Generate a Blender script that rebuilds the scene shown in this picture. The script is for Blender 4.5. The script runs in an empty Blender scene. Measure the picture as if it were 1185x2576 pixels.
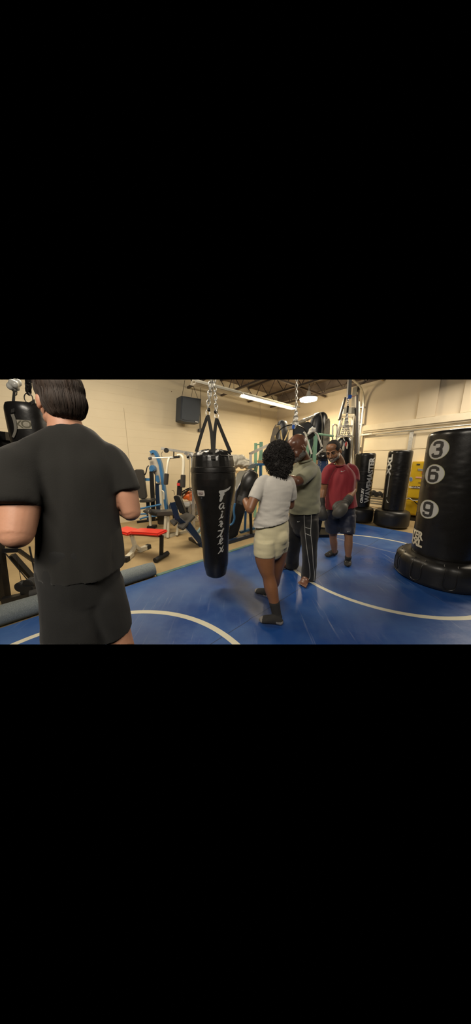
import bpy, bmesh, math, random
from mathutils import Vector, Matrix, noise
random.seed(7)
C = bpy.context.scene.collection
sc = bpy.context.scene
PI = math.pi
V = Vector

# ------------------------------------------------------------------ camera
F = 552.7; H = 1.5; PITCH = math.atan((1288-1168.8)/552.7); ROLL = math.radians(-.51)
cam = bpy.data.cameras.new('camera'); camo = bpy.data.objects.new('camera', cam); C.objects.link(camo)
cam.sensor_fit = 'HORIZONTAL'; cam.sensor_width = 36; cam.lens = 36*F/1185; cam.clip_start = .02; cam.clip_end = 100
camo.matrix_world = Matrix.Translation((0, 0, H)) @ Matrix.Rotation(PI/2-PITCH, 4, 'X') @ Matrix.Rotation(ROLL, 4, 'Z')
sc.camera = camo

# ------------------------------------------------------------------ world, exposure, added unseen lamps
w = bpy.data.worlds.new('world'); sc.world = w; w.use_nodes = True
w.node_tree.nodes['Background'].inputs[0].default_value = (0, 0, 0, 1)
sc.view_settings.view_transform = 'Standard'; sc.view_settings.look = 'None'
sc.view_settings.gamma = 1; sc.view_settings.use_curve_mapping = False
sc.view_settings.exposure = 0.0
KEY = 1.0
def lamp(name, kind, loc, target, energy, color, size=.3, size_y=None, spot=None, blend=.5):
    l = bpy.data.lights.new(name, kind); l.energy = energy*KEY; l.color = color
    if kind == 'AREA':
        l.size = size
        if size_y: l.shape = 'RECTANGLE'; l.size_y = size_y
    else: l.shadow_soft_size = size
    if kind == 'SPOT': l.spot_size = math.radians(spot); l.spot_blend = blend
    o = bpy.data.objects.new(name, l); C.objects.link(o); o.location = loc
    o.rotation_euler = (V(target)-V(loc)).to_track_quat('-Z', 'Y').to_euler()
    return o
# added fill lamps overhead and out of view, with no fixtures of their own
lamp('overhead_fill_light', 'AREA', (-.6, -1.3, 3.7), (.3, 1.8, 0), 140, (1, .90, .76), 2.4, .5)
lamp('overhead_fill_light', 'AREA', (5.2, 4.3, 3.75), (4.4, 3.4, 0), 150, (1, .87, .68), 2.2, .35)
lamp('overhead_fill_light', 'AREA', (-1.7, 3.3, 3.7), (-1.9, 4.4, 0), 142, (1, .86, .66), 2.4, .4)

# ------------------------------------------------------------------ geometry of the view: a pixel and a known height or depth give a point
def ray(x, y):
    x -= 592.5; y -= 1288; c, s = math.cos(ROLL), math.sin(ROLL); x, y = c*x+s*y, -s*x+c*y
    return V((x, F*math.cos(PITCH)-y*math.sin(PITCH), -y*math.cos(PITCH)-F*math.sin(PITCH)))
def G(x, y, z=0.0):
    d = ray(x, y); return V((0, 0, H)) + d*((z-H)/d.z)
def P(x, y, Y):
    d = ray(x, y); return V((0, 0, H)) + d*(Y/d.y)
CA, SA = math.cos(math.radians(40)), math.sin(math.radians(40))
def UV(u, v, z=0.0): return V((u*CA-v*SA, u*SA+v*CA, z))      # room axes: u along the long wall, v towards it
def onV(x, y, v):                                            # pixel on the plane v = const
    d = ray(x, y); t = v/(-d.x*SA+d.y*CA); return V((0, 0, H))+d*t
def onU(x, y, u):
    d = ray(x, y); t = u/(d.x*CA+d.y*SA); return V((0, 0, H))+d*t
TOPN = ray(1185, 955).cross(ray(0, 955)).normalized()
if TOPN.z < 0: TOPN = -TOPN
BOTN = ray(1185, 1621).cross(ray(0, 1621)).normalized()
if BOTN.z > 0: BOTN = -BOTN
FZ = -.035        # bare concrete lies a mat's thickness below the mat

# ------------------------------------------------------------------ materials
MC = {}
def mat(name, col, rough=.5, metal=0.0, spec=.5, bump=0.0, bscale=40.0, var=0.0, vscale=6.0, col2=None, emit=None, estr=0, alpha=1.0, coat=0.0, sheen=0.0, trans=0.0, stretch=(1, 1, 1), rvar=0.0, sss=0.0):
    if name in MC: return MC[name]
    m = bpy.data.materials.new(name); m.use_nodes = True; nt = m.node_tree; b = nt.nodes['Principled BSDF']
    b.inputs['Base Color'].default_value = (*col, 1); b.inputs['Roughness'].default_value = rough
    b.inputs['Metallic'].default_value = metal; b.inputs['Specular IOR Level'].default_value = spec
    b.inputs['Coat Weight'].default_value = coat; b.inputs['Sheen Weight'].default_value = sheen
    b.inputs['Transmission Weight'].default_value = trans; b.inputs['Alpha'].default_value = alpha
    b.inputs['Subsurface Weight'].default_value = sss
    if sss: b.inputs['Subsurface Radius'].default_value = (.02, .008, .004)
    if emit: b.inputs['Emission Color'].default_value = (*emit, 1); b.inputs['Emission Strength'].default_value = estr
    tc = nt.nodes.new('ShaderNodeTexCoord'); mp = nt.nodes.new('ShaderNodeMapping'); mp.inputs['Scale'].default_value = stretch
    nt.links.new(tc.outputs['Object'], mp.inputs[0])
    if bump:
        n = nt.nodes.new('ShaderNodeTexNoise'); n.inputs['Scale'].default_value = bscale; n.inputs['Detail'].default_value = 5
        bp = nt.nodes.new('ShaderNodeBump'); bp.inputs['Strength'].default_value = bump; bp.inputs['Distance'].default_value = .01
        nt.links.new(mp.outputs[0], n.inputs['Vector']); nt.links.new(n.outputs[0], bp.inputs['Height']); nt.links.new(bp.outputs[0], b.inputs['Normal'])
    if var or col2 or rvar:
        n = nt.nodes.new('ShaderNodeTexNoise'); n.inputs['Scale'].default_value = vscale; n.inputs['Detail'].default_value = 6; n.inputs['Roughness'].default_value = .6
        nt.links.new(mp.outputs[0], n.inputs['Vector'])
        r = nt.nodes.new('ShaderNodeValToRGB'); r.color_ramp.elements[0].position = .35; r.color_ramp.elements[1].position = .65
        c2 = col2 or tuple(min(1, c*(1+var)) for c in col); c1 = col if col2 else tuple(c*(1-var) for c in col)
        r.color_ramp.elements[0].color = (*c1, 1); r.color_ramp.elements[1].color = (*c2, 1)
        nt.links.new(n.outputs[0], r.inputs[0]); nt.links.new(r.outputs[0], b.inputs['Base Color'])
        if rvar:
            mr = nt.nodes.new('ShaderNodeMapRange'); mr.inputs['To Min'].default_value = max(.02, rough-rvar); mr.inputs['To Max'].default_value = min(1, rough+rvar)
            mr.inputs['From Min'].default_value = .3; mr.inputs['From Max'].default_value = .7
            nt.links.new(n.outputs[0], mr.inputs[0]); nt.links.new(mr.outputs[0], b.inputs['Roughness'])
    MC[name] = m; return m

# ------------------------------------------------------------------ mesh builder
ROOT = {}
def ortho(t, hint=None):
    t = V(t).normalized(); h = V(hint) if hint is not None else (V((0, 0, 1)) if abs(t.z) < .9 else V((1, 0, 0)))
    s = h - t*h.dot(t)
    if s.length < 1e-5: h = V((1, 0, 0)) if abs(t.x) < .9 else V((0, 1, 0)); s = h - t*h.dot(t)
    s.normalize(); return s, t.cross(s)
def catmull(pts, n):
    out = []; L = len(pts)
    for i in range(L-1):
        p0 = pts[max(i-1, 0)]; p1 = pts[i]; p2 = pts[i+1]; p3 = pts[min(i+2, L-1)]
        for k in range(n):
            t = k/n; out.append(.5*((2*p1)+(p2-p0)*t+(2*p0-5*p1+4*p2-p3)*t*t+(3*p1-p0-3*p2+p3)*t**3))
    out.append(pts[-1]); return out
class MB:
    def __init__(s): s.bm = bmesh.new()
    def _quads(s, rings, closed=True, caps=True, loop=False):
        bm = s.bm; vs = [[bm.verts.new(p) for p in r] for r in rings]; n = len(vs[0]); m = len(vs)
        for i in range(m if loop else m-1):
            a, b = vs[i], vs[(i+1) % m]
            for j in range(n if closed else n-1):
                k = (j+1) % n
                try: bm.faces.new((a[j], a[k], b[k], b[j]))
                except ValueError: pass
        if caps and not loop:
            try: bm.faces.new(list(reversed(vs[0]))); bm.faces.new(vs[-1])
            except ValueError: pass
        return s
    def box(s, c, size, rot=None):
        x, y, z = (q/2 for q in size); M = Matrix.Translation(V(c)) @ (rot.to_4x4() if rot is not None else Matrix())
        r = [[M @ V((a, b, zz)) for a, b in ((-x, -y), (x, -y), (x, y), (-x, y))] for zz in (-z, z)]
        return s._quads(r)
    def bar(s, p0, p1, w, h, hint=None, taper=1.0):              # rectangular bar, h along hint
        p0, p1 = V(p0), V(p1); u, v = ortho(p1-p0, hint); r = []
        for p, k in ((p0, 1), (p1, taper)):
            a, b = u*h/2*k, v*w/2*k; r.append([p-a-b, p+a-b, p+a+b, p-a+b])
        return s._quads(r)
    def tube(s, pts, r, seg=10, loop=False, smooth=0, flat=None, hint=None, caps=True):
        pts = [V(p) for p in pts]
        if smooth: pts = catmull(pts, smooth)
        n = len(pts); rr = r if callable(r) else (lambda t: r); rings = []; prev = None
        for i, p in enumerate(pts):
            t = (pts[(i+1) % n]-pts[i-1]) if loop else (pts[min(i+1, n-1)]-pts[max(i-1, 0)])
            if t.length < 1e-7: t = V((0, 0, 1))
            t.normalize()
            if prev is None: a, b = ortho(t, hint)
            else:
                a = prev-t*prev.dot(t); a.normalize(); b = t.cross(a)
            prev = a; R = rr(i/max(n-1, 1)); fx, fy = (flat or (1, 1))
            rings.append([p+a*(R*fx*math.cos(2*PI*j/seg))+b*(R*fy*math.sin(2*PI*j/seg)) for j in range(seg)])
        return s._quads(rings, caps=caps, loop=loop)
    def cyl(s, p0, p1, r0, r1=None, seg=20):
        p0, p1 = V(p0), V(p1); r1 = r0 if r1 is None else r1; a, b = ortho(p1-p0)
        return s._quads([[p+a*(r*math.cos(2*PI*j/seg))+b*(r*math.sin(2*PI*j/seg)) for j in range(seg)] for p, r in ((p0, r0), (p1, r1))])
    def lathe(s, prof, c=(0, 0, 0), axis=(0, 0, 1), seg=36, sq=0.0):      # prof: (radius, height)
        c = V(c); ax = V(axis).normalized(); a, b = ortho(ax, (1, 0, 0) if abs(ax.x) < .9 else (0, 0, 1)); rings = []
        for r, h in prof:
            rg = []
            for j in range(seg):
                t = 2*PI*j/seg; q = max(r, 1e-4)*(1+sq*(math.cos(4*t)))
                rg.append(c+ax*h+a*(q*math.cos(t))+b*(q*math.sin(t)))
            rings.append(rg)
        return s._quads(rings)
    def ball(s, c, r, seg=16, rings=10, rot=None):
        r = (r, r, r) if not hasattr(r, '__len__') else r; c = V(c); rg = []
        for i in range(rings+1):
            f = PI*i/rings; f = min(max(f, .02), PI-.02)
            ring = []
            for j in range(seg):
                t = 2*PI*j/seg; q = V((r[0]*math.sin(f)*math.cos(t), r[1]*math.sin(f)*math.sin(t), -r[2]*math.cos(f)))
                ring.append(c+((rot @ q) if rot is not None else q))
            rg.append(ring)
        return s._quads(rg)
    def prism(s, poly, d):                                       # polygon of points extruded by vector d
        d = V(d); return s._quads([[V(p) for p in poly], [V(p)+d for p in poly]])
    def limb(s, pts, rad, side=(1, 0, 0), seg=20, n=5, balls=True):     # organic loft: rad (a, b), a along side
        pts = [V(p) for p in pts]; rad = [V((q, q, 0)) if not hasattr(q, '__len__') else V((q[0], q[1], 0)) for q in rad]
        pp = catmull(pts, n); rr = catmull(rad, n); L = len(pp); rings = []
        for i, p in enumerate(pp):
            t = (pp[min(i+1, L-1)]-pp[max(i-1, 0)]).normalized(); sd = V(side); a = sd-t*sd.dot(t)
            if a.length < .15: a = ortho(t)[0]
            a.normalize(); b = t.cross(a); ra, rb = max(rr[i].x, .002), max(rr[i].y, .002)
            rings.append([p+a*(ra*math.cos(2*PI*j/seg))+b*(rb*math.sin(2*PI*j/seg)) for j in range(seg)])
        s._quads(rings)
        if balls:
            for p, q in ((pts[0], rad[0]), (pts[-1], rad[-1])): s.ball(p, min(q.x, q.y)*.98)
        return s
    def chain(s, p0, p1, link=.05, wire=.006, width=.03):
        p0, p1 = V(p0), V(p1); d = p1-p0; n = max(1, int(round(d.length/(link*.78)))); t = d.normalized(); a, b = ortho(t, (1, 0, 0))
        for i in range(n):
            c = p0+d*((i+.5)/n); q = a if i % 2 else b; pts = []
            for k in range(10):
                an = 2*PI*k/10; x = math.cos(an)*width/2; y = math.sin(an)*width/2
                y += (link-width)/2*(1 if y > 1e-6 else (-1 if y < -1e-6 else 0))
                pts.append(c+q*x+t*y)
            s.tube(pts, wire, seg=5, loop=True)
        return s
    def build(s, name, m, parent=None, smooth=True, trim=False, bevel=0.0, base=None, tag_=None, remesh=0.0, sm=0, fn=None, kind=None, auto=40, keep=False):
        bm = s.bm
        if not keep: bmesh.ops.recalc_face_normals(bm, faces=bm.faces)
        if bevel:
            es = [e for e in bm.edges if len(e.link_faces) == 2 and e.calc_face_angle(0) > .6]
            bmesh.ops.bevel(bm, geom=es, offset=bevel, segments=2, affect='EDGES', clamp_overlap=True)
        me = bpy.data.meshes.new(name); bm.to_mesh(me); bm.free()
        if remesh: me = remeshed(me, remesh, sm)
        if fn: fn(me)
        if trim:
            b2 = bmesh.new(); b2.from_mesh(me)
            for nn in ((BOTN,) if trim == 'bottom' else (TOPN, BOTN)):
                bmesh.ops.bisect_plane(b2, geom=b2.verts[:]+b2.edges[:]+b2.faces[:], plane_co=(0, 0, H), plane_no=nn, clear_outer=True)
            if remesh:
                ed = [e for e in b2.edges if e.is_boundary]
                if ed: bmesh.ops.holes_fill(b2, edges=ed, sides=0)
            b2.to_mesh(me); b2.free()
        me.name = name
        mats = m if isinstance(m, (list, tuple)) else [m]
        for q in mats: me.materials.append(q)
        if smooth:
            for f in me.polygons: f.use_smooth = True
            if not remesh: me.set_sharp_from_angle(angle=math.radians(auto))
        o = bpy.data.objects.new(name, me); C.objects.link(o)
        if parent is not None:
            o.parent = parent; r = parent
            while r.parent: r = r.parent
            me.transform(r.matrix_local.inverted() if False else ROOT[r.name].inverted())
        else:
            if base is not None:
                me.transform(Matrix.Translation(-V(base))); o.location = V(base)
            ROOT[o.name] = Matrix.Translation(V(base)) if base is not None else Matrix()
            if kind: o['kind'] = kind
        if tag_: settag(o, *tag_)
        return o
def remeshed(me, vox, sm=2, fac=.5):
    o = bpy.data.objects.new('temporary', me); C.objects.link(o)
    r = o.modifiers.new('r', 'REMESH'); r.mode = 'VOXEL'; r.voxel_size = vox; r.use_smooth_shade = True
    if sm: q = o.modifiers.new('s', 'SMOOTH'); q.factor = fac; q.iterations = sm
    dg = bpy.context.evaluated_depsgraph_get(); dg.update()
    n = bpy.data.meshes.new_from_object(o.evaluated_get(dg)); bpy.data.objects.remove(o); bpy.data.meshes.remove(me)
    n.materials.clear()
    for v in n.vertices:
        if v.co.z < .005: v.co.z = .005
    return n
def settag(o, label=None, cat=None, group=None, kind=None):
    if label: o['label'] = label
    if cat: o['category'] = cat
    if group: o['group'] = group
    if kind: o['kind'] = kind
def thing(name, label, cat, loc, group=None, rz=0.0):
    o = bpy.data.objects.new(name, None); C.objects.link(o); o.location = V(loc); o.rotation_euler = (0, 0, rz); o.empty_display_size = .1
    settag(o, label, cat, group); ROOT[o.name] = Matrix.Translation(V(loc)) @ Matrix.Rotation(rz, 4, 'Z'); return o
def text_mesh(txt, size, bold=.0, shear=0.0, extrude=0.0, spacing=1.0, align='CENTER'):
    c = bpy.data.curves.new('t', 'FONT'); c.body = txt; c.size = size; c.offset = bold; c.shear = shear; c.extrude = extrude; c.space_character = spacing
    c.align_x = align; c.align_y = 'CENTER'; c.resolution_u = 3
    o = bpy.data.objects.new('t', c); C.objects.link(o); dg = bpy.context.evaluated_depsgraph_get(); dg.update()
    me = bpy.data.meshes.new_from_object(o.evaluated_get(dg)); bpy.data.objects.remove(o); bpy.data.curves.remove(c)
    bm = bmesh.new(); bm.from_mesh(me); bpy.data.meshes.remove(me); return bm
def slice_bm(bm, axis, step):
    lo = min(v.co[axis] for v in bm.verts); hi = max(v.co[axis] for v in bm.verts); n = V((0, 0, 0)); n[axis] = 1; x = lo+step
    while x < hi:
        p = V((0, 0, 0)); p[axis] = x
        bmesh.ops.bisect_plane(bm, geom=bm.verts[:]+bm.edges[:]+bm.faces[:], plane_co=p, plane_no=n); x += step
def decal(bm, fn, name, m, parent, step=.012, both=False):                    # flat outline laid onto a curved surface by fn(x, y)
    slice_bm(bm, 0, step)
    if both: slice_bm(bm, 1, step)
    for v in bm.verts: v.co = fn(v.co.x, v.co.y)
    s = MB(); s.bm.free(); s.bm = bm; return s.build(name, m, parent, smooth=False, keep=False)
def poly_bm(pts):
    bm = bmesh.new(); bm.faces.new([bm.verts.new((x, y, 0)) for x, y in pts]); return bm
def disk_bm(r, ry=None, n=40, cx=0, cy=0): return poly_bm([(cx+r*math.cos(2*PI*i/n), cy+(ry or r)*math.sin(2*PI*i/n)) for i in range(n)])
def plane_fn(o, x, y): o, x, y = V(o), V(x), V(y); return lambda a, b: o+x*a+y*b
def copy_tree(o, parent=None):
    c = o.copy(); C.objects.link(c)
    if parent: c.parent = parent
    for ch in list(o.children): copy_tree(ch, c)
    return c
# ------------------------------------------------------------------ materials of the room
def wall_material(name, col, dark, groove_z=None, gstep=.2, off=0.0):
    m = bpy.data.materials.new(name); m.use_nodes = True; nt = m.node_tree; b = nt.nodes['Principled BSDF']; N = nt.nodes.new; L = nt.links.new
    b.inputs['Roughness'].default_value = .62
    tc = N('ShaderNodeTexCoord'); n = N('ShaderNodeTexNoise'); n.inputs['Scale'].default_value = 1.3; n.inputs['Detail'].default_value = 7
    L(tc.outputs['Object'], n.inputs['Vector']); r = N('ShaderNodeValToRGB')
    r.color_ramp.elements[0].position = .3; r.color_ramp.elements[0].color = (*dark, 1); r.color_ramp.elements[1].position = .62; r.color_ramp.elements[1].color = (*col, 1)
    L(n.outputs[0], r.inputs[0])
    # small chips and nail marks
    vo = N('ShaderNodeTexVoronoi'); vo.inputs['Scale'].default_value = 2.2; L(tc.outputs['Object'], vo.inputs['Vector'])
    lt = N('ShaderNodeMath'); lt.operation = 'LESS_THAN'; lt.inputs[1].default_value = .035; L(vo.outputs['Distance'], lt.inputs[0])
    mx = N('ShaderNodeMix'); mx.data_type = 'RGBA'; mx.inputs['B'].default_value = (.16, .10, .06, 1); L(lt.outputs[0], mx.inputs['Factor']); L(r.outputs[0], mx.inputs['A'])
    last = mx.outputs['Result']
    if gstep:                                       # mortar lines of painted block
        sp = N('ShaderNodeSeparateXYZ'); L(tc.outputs['Object'], sp.inputs[0])
        a = N('ShaderNodeMath'); a.operation = 'ADD'; a.inputs[1].default_value = off; L(sp.outputs[2], a.inputs[0])
        d = N('ShaderNodeMath'); d.operation = 'PINGPONG'; d.inputs[1].default_value = gstep/2; L(a.outputs[0], d.inputs[0])
        g = N('ShaderNodeMapRange'); g.inputs['From Min'].default_value = 0; g.inputs['From Max'].default_value = .006; L(d.outputs[0], g.inputs[0])
        m2 = N('ShaderNodeMix'); m2.data_type = 'RGBA'; m2.inputs['A'].default_value = (col[0]*.9, col[1]*.88, col[2]*.86, 1); L(g.outputs[0], m2.inputs['Factor']); L(last, m2.inputs['B']); last = m2.outputs['Result']
        bp = N('ShaderNodeBump'); bp.inputs['Strength'].default_value = .35; bp.inputs['Distance'].default_value = .004; L(g.outputs[0], bp.inputs['Height']); L(bp.outputs[0], b.inputs['Normal'])
    L(last, b.inputs['Base Color']); return m
M_wall = wall_material('cream_painted_block', (.66, .575, .41), (.61, .53, .375), gstep=.203)
M_wallr = wall_material('cream_painted_plaster', (.60, .515, .385), (.53, .455, .335), gstep=0)
M_door = mat('cream_door_panel', (.66, .58, .43), .5, var=.04, vscale=2)
M_sill = mat('cream_sill', (.62, .55, .42), .55, var=.06, vscale=5)
M_conc = mat('tan_concrete', (.29, .21, .105), .55, bump=.15, bscale=30, vscale=1.6, col2=(.39, .295, .155), rvar=.1)
M_ceil = mat('brown_ceiling_deck', (.16, .125, .10), .8, var=.2, vscale=3, stretch=(1, 1, 1))
M_joist = mat('dark_joist_steel', (.085, .065, .055), .6, .2)
M_galv = mat('galvanised_steel', (.55, .54, .5), .38, .85, var=.12, vscale=20)
M_steel = mat('bright_steel', (.62, .6, .56), .25, .95)
M_black = mat('black_vinyl', (.012, .0115, .011), .3, 0, .5, bump=.12, bscale=18, rvar=.08)
M_blackp = mat('black_plastic', (.014, .0135, .013), .38, bump=.05, bscale=60)
M_blackm = mat('black_enamel', (.012, .012, .012), .4, .2)
M_rubber = mat('black_rubber', (.012, .012, .012), .75)
M_web = mat('black_webbing', (.02, .019, .017), .8, bump=.3, bscale=300)
M_grey = mat('charcoal_plastic', (.055, .06, .068), .6)
M_navy = mat('navy_enamel', (.012, .028, .065), .35, .2)
M_blue = mat('blue_enamel', (.05, .17, .36), .35, .2, var=.1)
M_cream = mat('cream_enamel', (.58, .55, .44), .38, .1)
M_white = mat('white_enamel', (.72, .7, .62), .4)
M_red = mat('red_vinyl', (.62, .035, .022), .3, bump=.15, bscale=22)
M_pad = mat('dark_grey_vinyl_pad', (.045, .042, .038), .36, bump=.08, bscale=25)
M_letter = mat('grey_lettering', (.46, .46, .44), .45)
M_lwhite = mat('white_lettering', (.72, .72, .68), .45)
M_lcream = mat('cream_lettering', (.68, .63, .48), .45)
M_ldark = mat('dark_lettering', (.03, .03, .03), .5)
M_gold = mat('yellowed_tubing', (.62, .48, .24), .35, .5)
M_green = mat('green_enamel', (.22, .42, .30), .5)
M_orangep = mat('orange_plastic', (.75, .14, .02), .4)
M_wood = mat('plywood', (.48, .33, .15), .6, var=.15, vscale=4)
M_cloth = mat('white_tarpaulin', (.50, .48, .41), .6, bump=.3, bscale=12)

def mat_mat():
    m = bpy.data.materials.new('blue_mat_vinyl'); m.use_nodes = True; nt = m.node_tree; b = nt.nodes['Principled BSDF']; N = nt.nodes.new; L = nt.links.new
    tc = N('ShaderNodeTexCoord'); o = tc.outputs['Object']
    def math_(op, a, bb=None, c=None):
        q = N('ShaderNodeMath'); q.operation = op
        for i, x in enumerate((a, bb, c)):
            if x is None: continue
            if isinstance(x, (int, float)): q.inputs[i].default_value = x
            else: L(x, q.inputs[i])
        return q.outputs[0]
    def mixc(f, a, bb):
        q = N('ShaderNodeMix'); q.data_type = 'RGBA'
        for k, x in (('Factor', f), ('A', a), ('B', bb)):
            if isinstance(x, tuple): q.inputs[k].default_value = (*x, 1)
            elif isinstance(x, (int, float)): q.inputs[k].default_value = x
            else: L(x, q.inputs[k])
        return q.outputs['Result']
    n1 = N('ShaderNodeTexNoise'); n1.inputs['Scale'].default_value = 1.1; n1.inputs['Detail'].default_value = 8; n1.inputs['Roughness'].default_value = .62; L(o, n1.inputs['Vector'])
    wear = N('ShaderNodeMapRange'); wear.inputs['From Min'].default_value = .42; wear.inputs['From Max'].default_value = .68; L(n1.outputs[0], wear.inputs[0])
    col = mixc(wear.outputs[0], (.010, .054, .225), (.045, .115, .30))
    # pale scuffs: streaky noise in two directions
    sc_ = None
    for rot, s in ((.5, (38, 1.6, 1)), (-.6, (30, 1.3, 1)), (1.2, (26, 2.0, 1))):
        mp = N('ShaderNodeMapping'); mp.inputs['Rotation'].default_value = (0, 0, rot); mp.inputs['Scale'].default_value = s; L(o, mp.inputs[0])
        n = N('ShaderNodeTexNoise'); n.inputs['Scale'].default_value = 1.0; n.inputs['Detail'].default_value = 3; L(mp.outputs[0], n.inputs['Vector'])
        r = N('ShaderNodeMapRange'); r.inputs['From Min'].default_value = .64; r.inputs['From Max'].default_value = .78; L(n.outputs[0], r.inputs[0])
        sc_ = r.outputs[0] if sc_ is None else math_('MAXIMUM', sc_, r.outputs[0])
    n2 = N('ShaderNodeTexNoise'); n2.inputs['Scale'].default_value = 1.7; n2.inputs['Detail'].default_value = 4; L(o, n2.inputs['Vector'])
    r2 = N('ShaderNodeMapRange'); r2.inputs['From Min'].default_value = .45; r2.inputs['From Max'].default_value = .62; L(n2.outputs[0], r2.inputs[0])
    scf = math_('MULTIPLY', math_('MULTIPLY', sc_, r2.outputs[0]), .62)
    col = mixc(scf, col, (.30, .33, .42))
    sp = N('ShaderNodeSeparateXYZ'); L(o, sp.inputs[0]); X, Y = sp.outputs[0], sp.outputs[1]
    def blob(cx, cy, rx, ry, ang, soft=.35):       # worn brown patch with its own outline, plus painted shadow below the bag
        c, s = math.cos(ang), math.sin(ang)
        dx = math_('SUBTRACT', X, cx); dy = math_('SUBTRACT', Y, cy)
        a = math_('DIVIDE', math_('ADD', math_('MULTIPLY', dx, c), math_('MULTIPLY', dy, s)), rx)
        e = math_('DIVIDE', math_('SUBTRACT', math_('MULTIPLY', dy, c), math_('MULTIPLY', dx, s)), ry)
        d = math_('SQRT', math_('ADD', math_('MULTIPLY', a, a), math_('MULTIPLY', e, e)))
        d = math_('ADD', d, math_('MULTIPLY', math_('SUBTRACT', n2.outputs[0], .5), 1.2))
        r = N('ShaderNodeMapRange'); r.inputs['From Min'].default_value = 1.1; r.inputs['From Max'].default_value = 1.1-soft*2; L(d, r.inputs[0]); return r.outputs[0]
    for (px, py, rx, ry, an, k) in ((592, 1452, .30, .17, -.9, .6), (625, 1495, .42, .2, -1.1, .72), (655, 1545, .22, .15, -1.0, .6), (900, 1385, .3, .25, .2, .4), (835, 1378, .22, .16, .3, .3)):  # patches near the teardrop bag mix brown wear with painted-in shade
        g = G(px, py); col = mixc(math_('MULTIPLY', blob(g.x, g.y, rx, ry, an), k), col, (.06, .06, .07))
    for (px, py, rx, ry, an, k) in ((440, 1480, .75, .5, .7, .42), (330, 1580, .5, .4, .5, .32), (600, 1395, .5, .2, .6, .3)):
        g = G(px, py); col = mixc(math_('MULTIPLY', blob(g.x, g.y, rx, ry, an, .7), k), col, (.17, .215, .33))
    # seams between the mat rolls
    U_ = math_('ADD', math_('MULTIPLY', X, CA), math_('MULTIPLY', Y, SA)); V_ = math_('SUBTRACT', math_('MULTIPLY', Y, CA), math_('MULTIPLY', X, SA))
    gs = G(640.5, 1544.7); vs = -gs.x*SA+gs.y*CA; gs2 = G(920, 1381.8); vs = (vs+(-gs2.x*SA+gs2.y*CA))/2
    d1 = math_('LESS_THAN', math_('ABSOLUTE', math_('SUBTRACT', V_, vs)), .004)
    gu = G(930, 1375); us = gu.x*CA+gu.y*SA
    d2 = math_('LESS_THAN', math_('ABSOLUTE', math_('SUBTRACT', U_, us)), .012)
    col = mixc(math_('MULTIPLY', d1, .8), col, (.01, .02, .05)); col = mixc(math_('MULTIPLY', d2, math_('ADD', math_('MULTIPLY', r2.outputs[0], .5), .35)), col, (.36, .37, .38))
    line = None
    for cx, cy, R in ((2.1527, 3.2223, 1.3307), (-.9734, .7381, 1.2953)):
        dx = math_('SUBTRACT', X, cx); dy = math_('SUBTRACT', Y, cy)
        d = math_('ABSOLUTE', math_('SUBTRACT', math_('SQRT', math_('ADD', math_('MULTIPLY', dx, dx), math_('MULTIPLY', dy, dy))), R))
        q = math_('LESS_THAN', d, .0265); line = q if line is None else math_('MAXIMUM', line, q)
    col = mixc(line, col, (.60, .58, .46))
    L(col, b.inputs['Base Color'])
    rr = N('ShaderNodeMapRange'); rr.inputs['To Min'].default_value = .24; rr.inputs['To Max'].default_value = .56; L(n1.outputs[0], rr.inputs[0]); rr.inputs['From Min'].default_value = .3; rr.inputs['From Max'].default_value = .7
    L(rr.outputs[0], b.inputs['Roughness'])
    n3 = N('ShaderNodeTexNoise'); n3.inputs['Scale'].default_value = 4.5; n3.inputs['Detail'].default_value = 4; L(o, n3.inputs['Vector'])
    h = math_('ADD', n3.outputs[0], math_('MULTIPLY', d1, -.6))
    bp = N('ShaderNodeBump'); bp.inputs['Strength'].default_value = .22; bp.inputs['Distance'].default_value = .03; L(h, bp.inputs['Height']); L(bp.outputs[0], b.inputs['Normal'])
    return m

# ------------------------------------------------------------------ the room
WV = 6.49; WU = 7.81; CZ = 4.27
def grid_plane(p00, du, dv, n, m):
    s = MB(); du, dv = V(du), V(dv); p = V(p00)
    rings = [[p+du*(i/n)+dv*(j/m) for i in range(n+1)] for j in range(m+1)]
    s._quads(rings, closed=False, caps=False); return s
s = MB(); s.box(UV(2.6, 2.4, FZ-.05), (11.4, 9.2, .1), Matrix.Rotation(math.radians(40), 3, 'Z')); s.build('floor', M_conc, trim=True, kind='structure', smooth=False)
s = MB(); s.box(UV(2.2, WV+.06, CZ/2), (13.2, .12, CZ+.4), Matrix.Rotation(math.radians(40), 3, 'Z')); s.build('wall_left', M_wall, trim=True, kind='structure', smooth=False)
s = MB()
RZ = Matrix.Rotation(math.radians(40), 3, 'Z')
s.box(UV(WU+.06, 1.9, CZ/2), (.12, 9.3, CZ+.4), RZ); s.build('wall_right', M_wallr, trim=True, kind='structure', smooth=False)
s = MB(); s.box(UV(2.2, 2.0, CZ+.05), (12.5, 9.2, .1), RZ)
s.build('ceiling', M_ceil, trim=True, kind='structure', smooth=False)
# joint in the long wall and its sleeve of caulk
q0 = onV(304, 958, WV-.002); q1 = onV(332, 1180, WV-.002)
s = MB(); s.bar(V((q0.x, q0.y, 2.95)), V((q0.x, q0.y, .0)), .012, .004, hint=UV(0, 1)); s.build('trim_1', mat('caulk', (.45, .38, .26), .7), kind='structure')
# ledger and deck edge above the right wall
s = MB(); s.box(UV(WU-.03, 2.0, CZ-.13), (.06, 8.9, .26), RZ); s.build('trim_2', M_ceil, trim=True, kind='structure')
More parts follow.
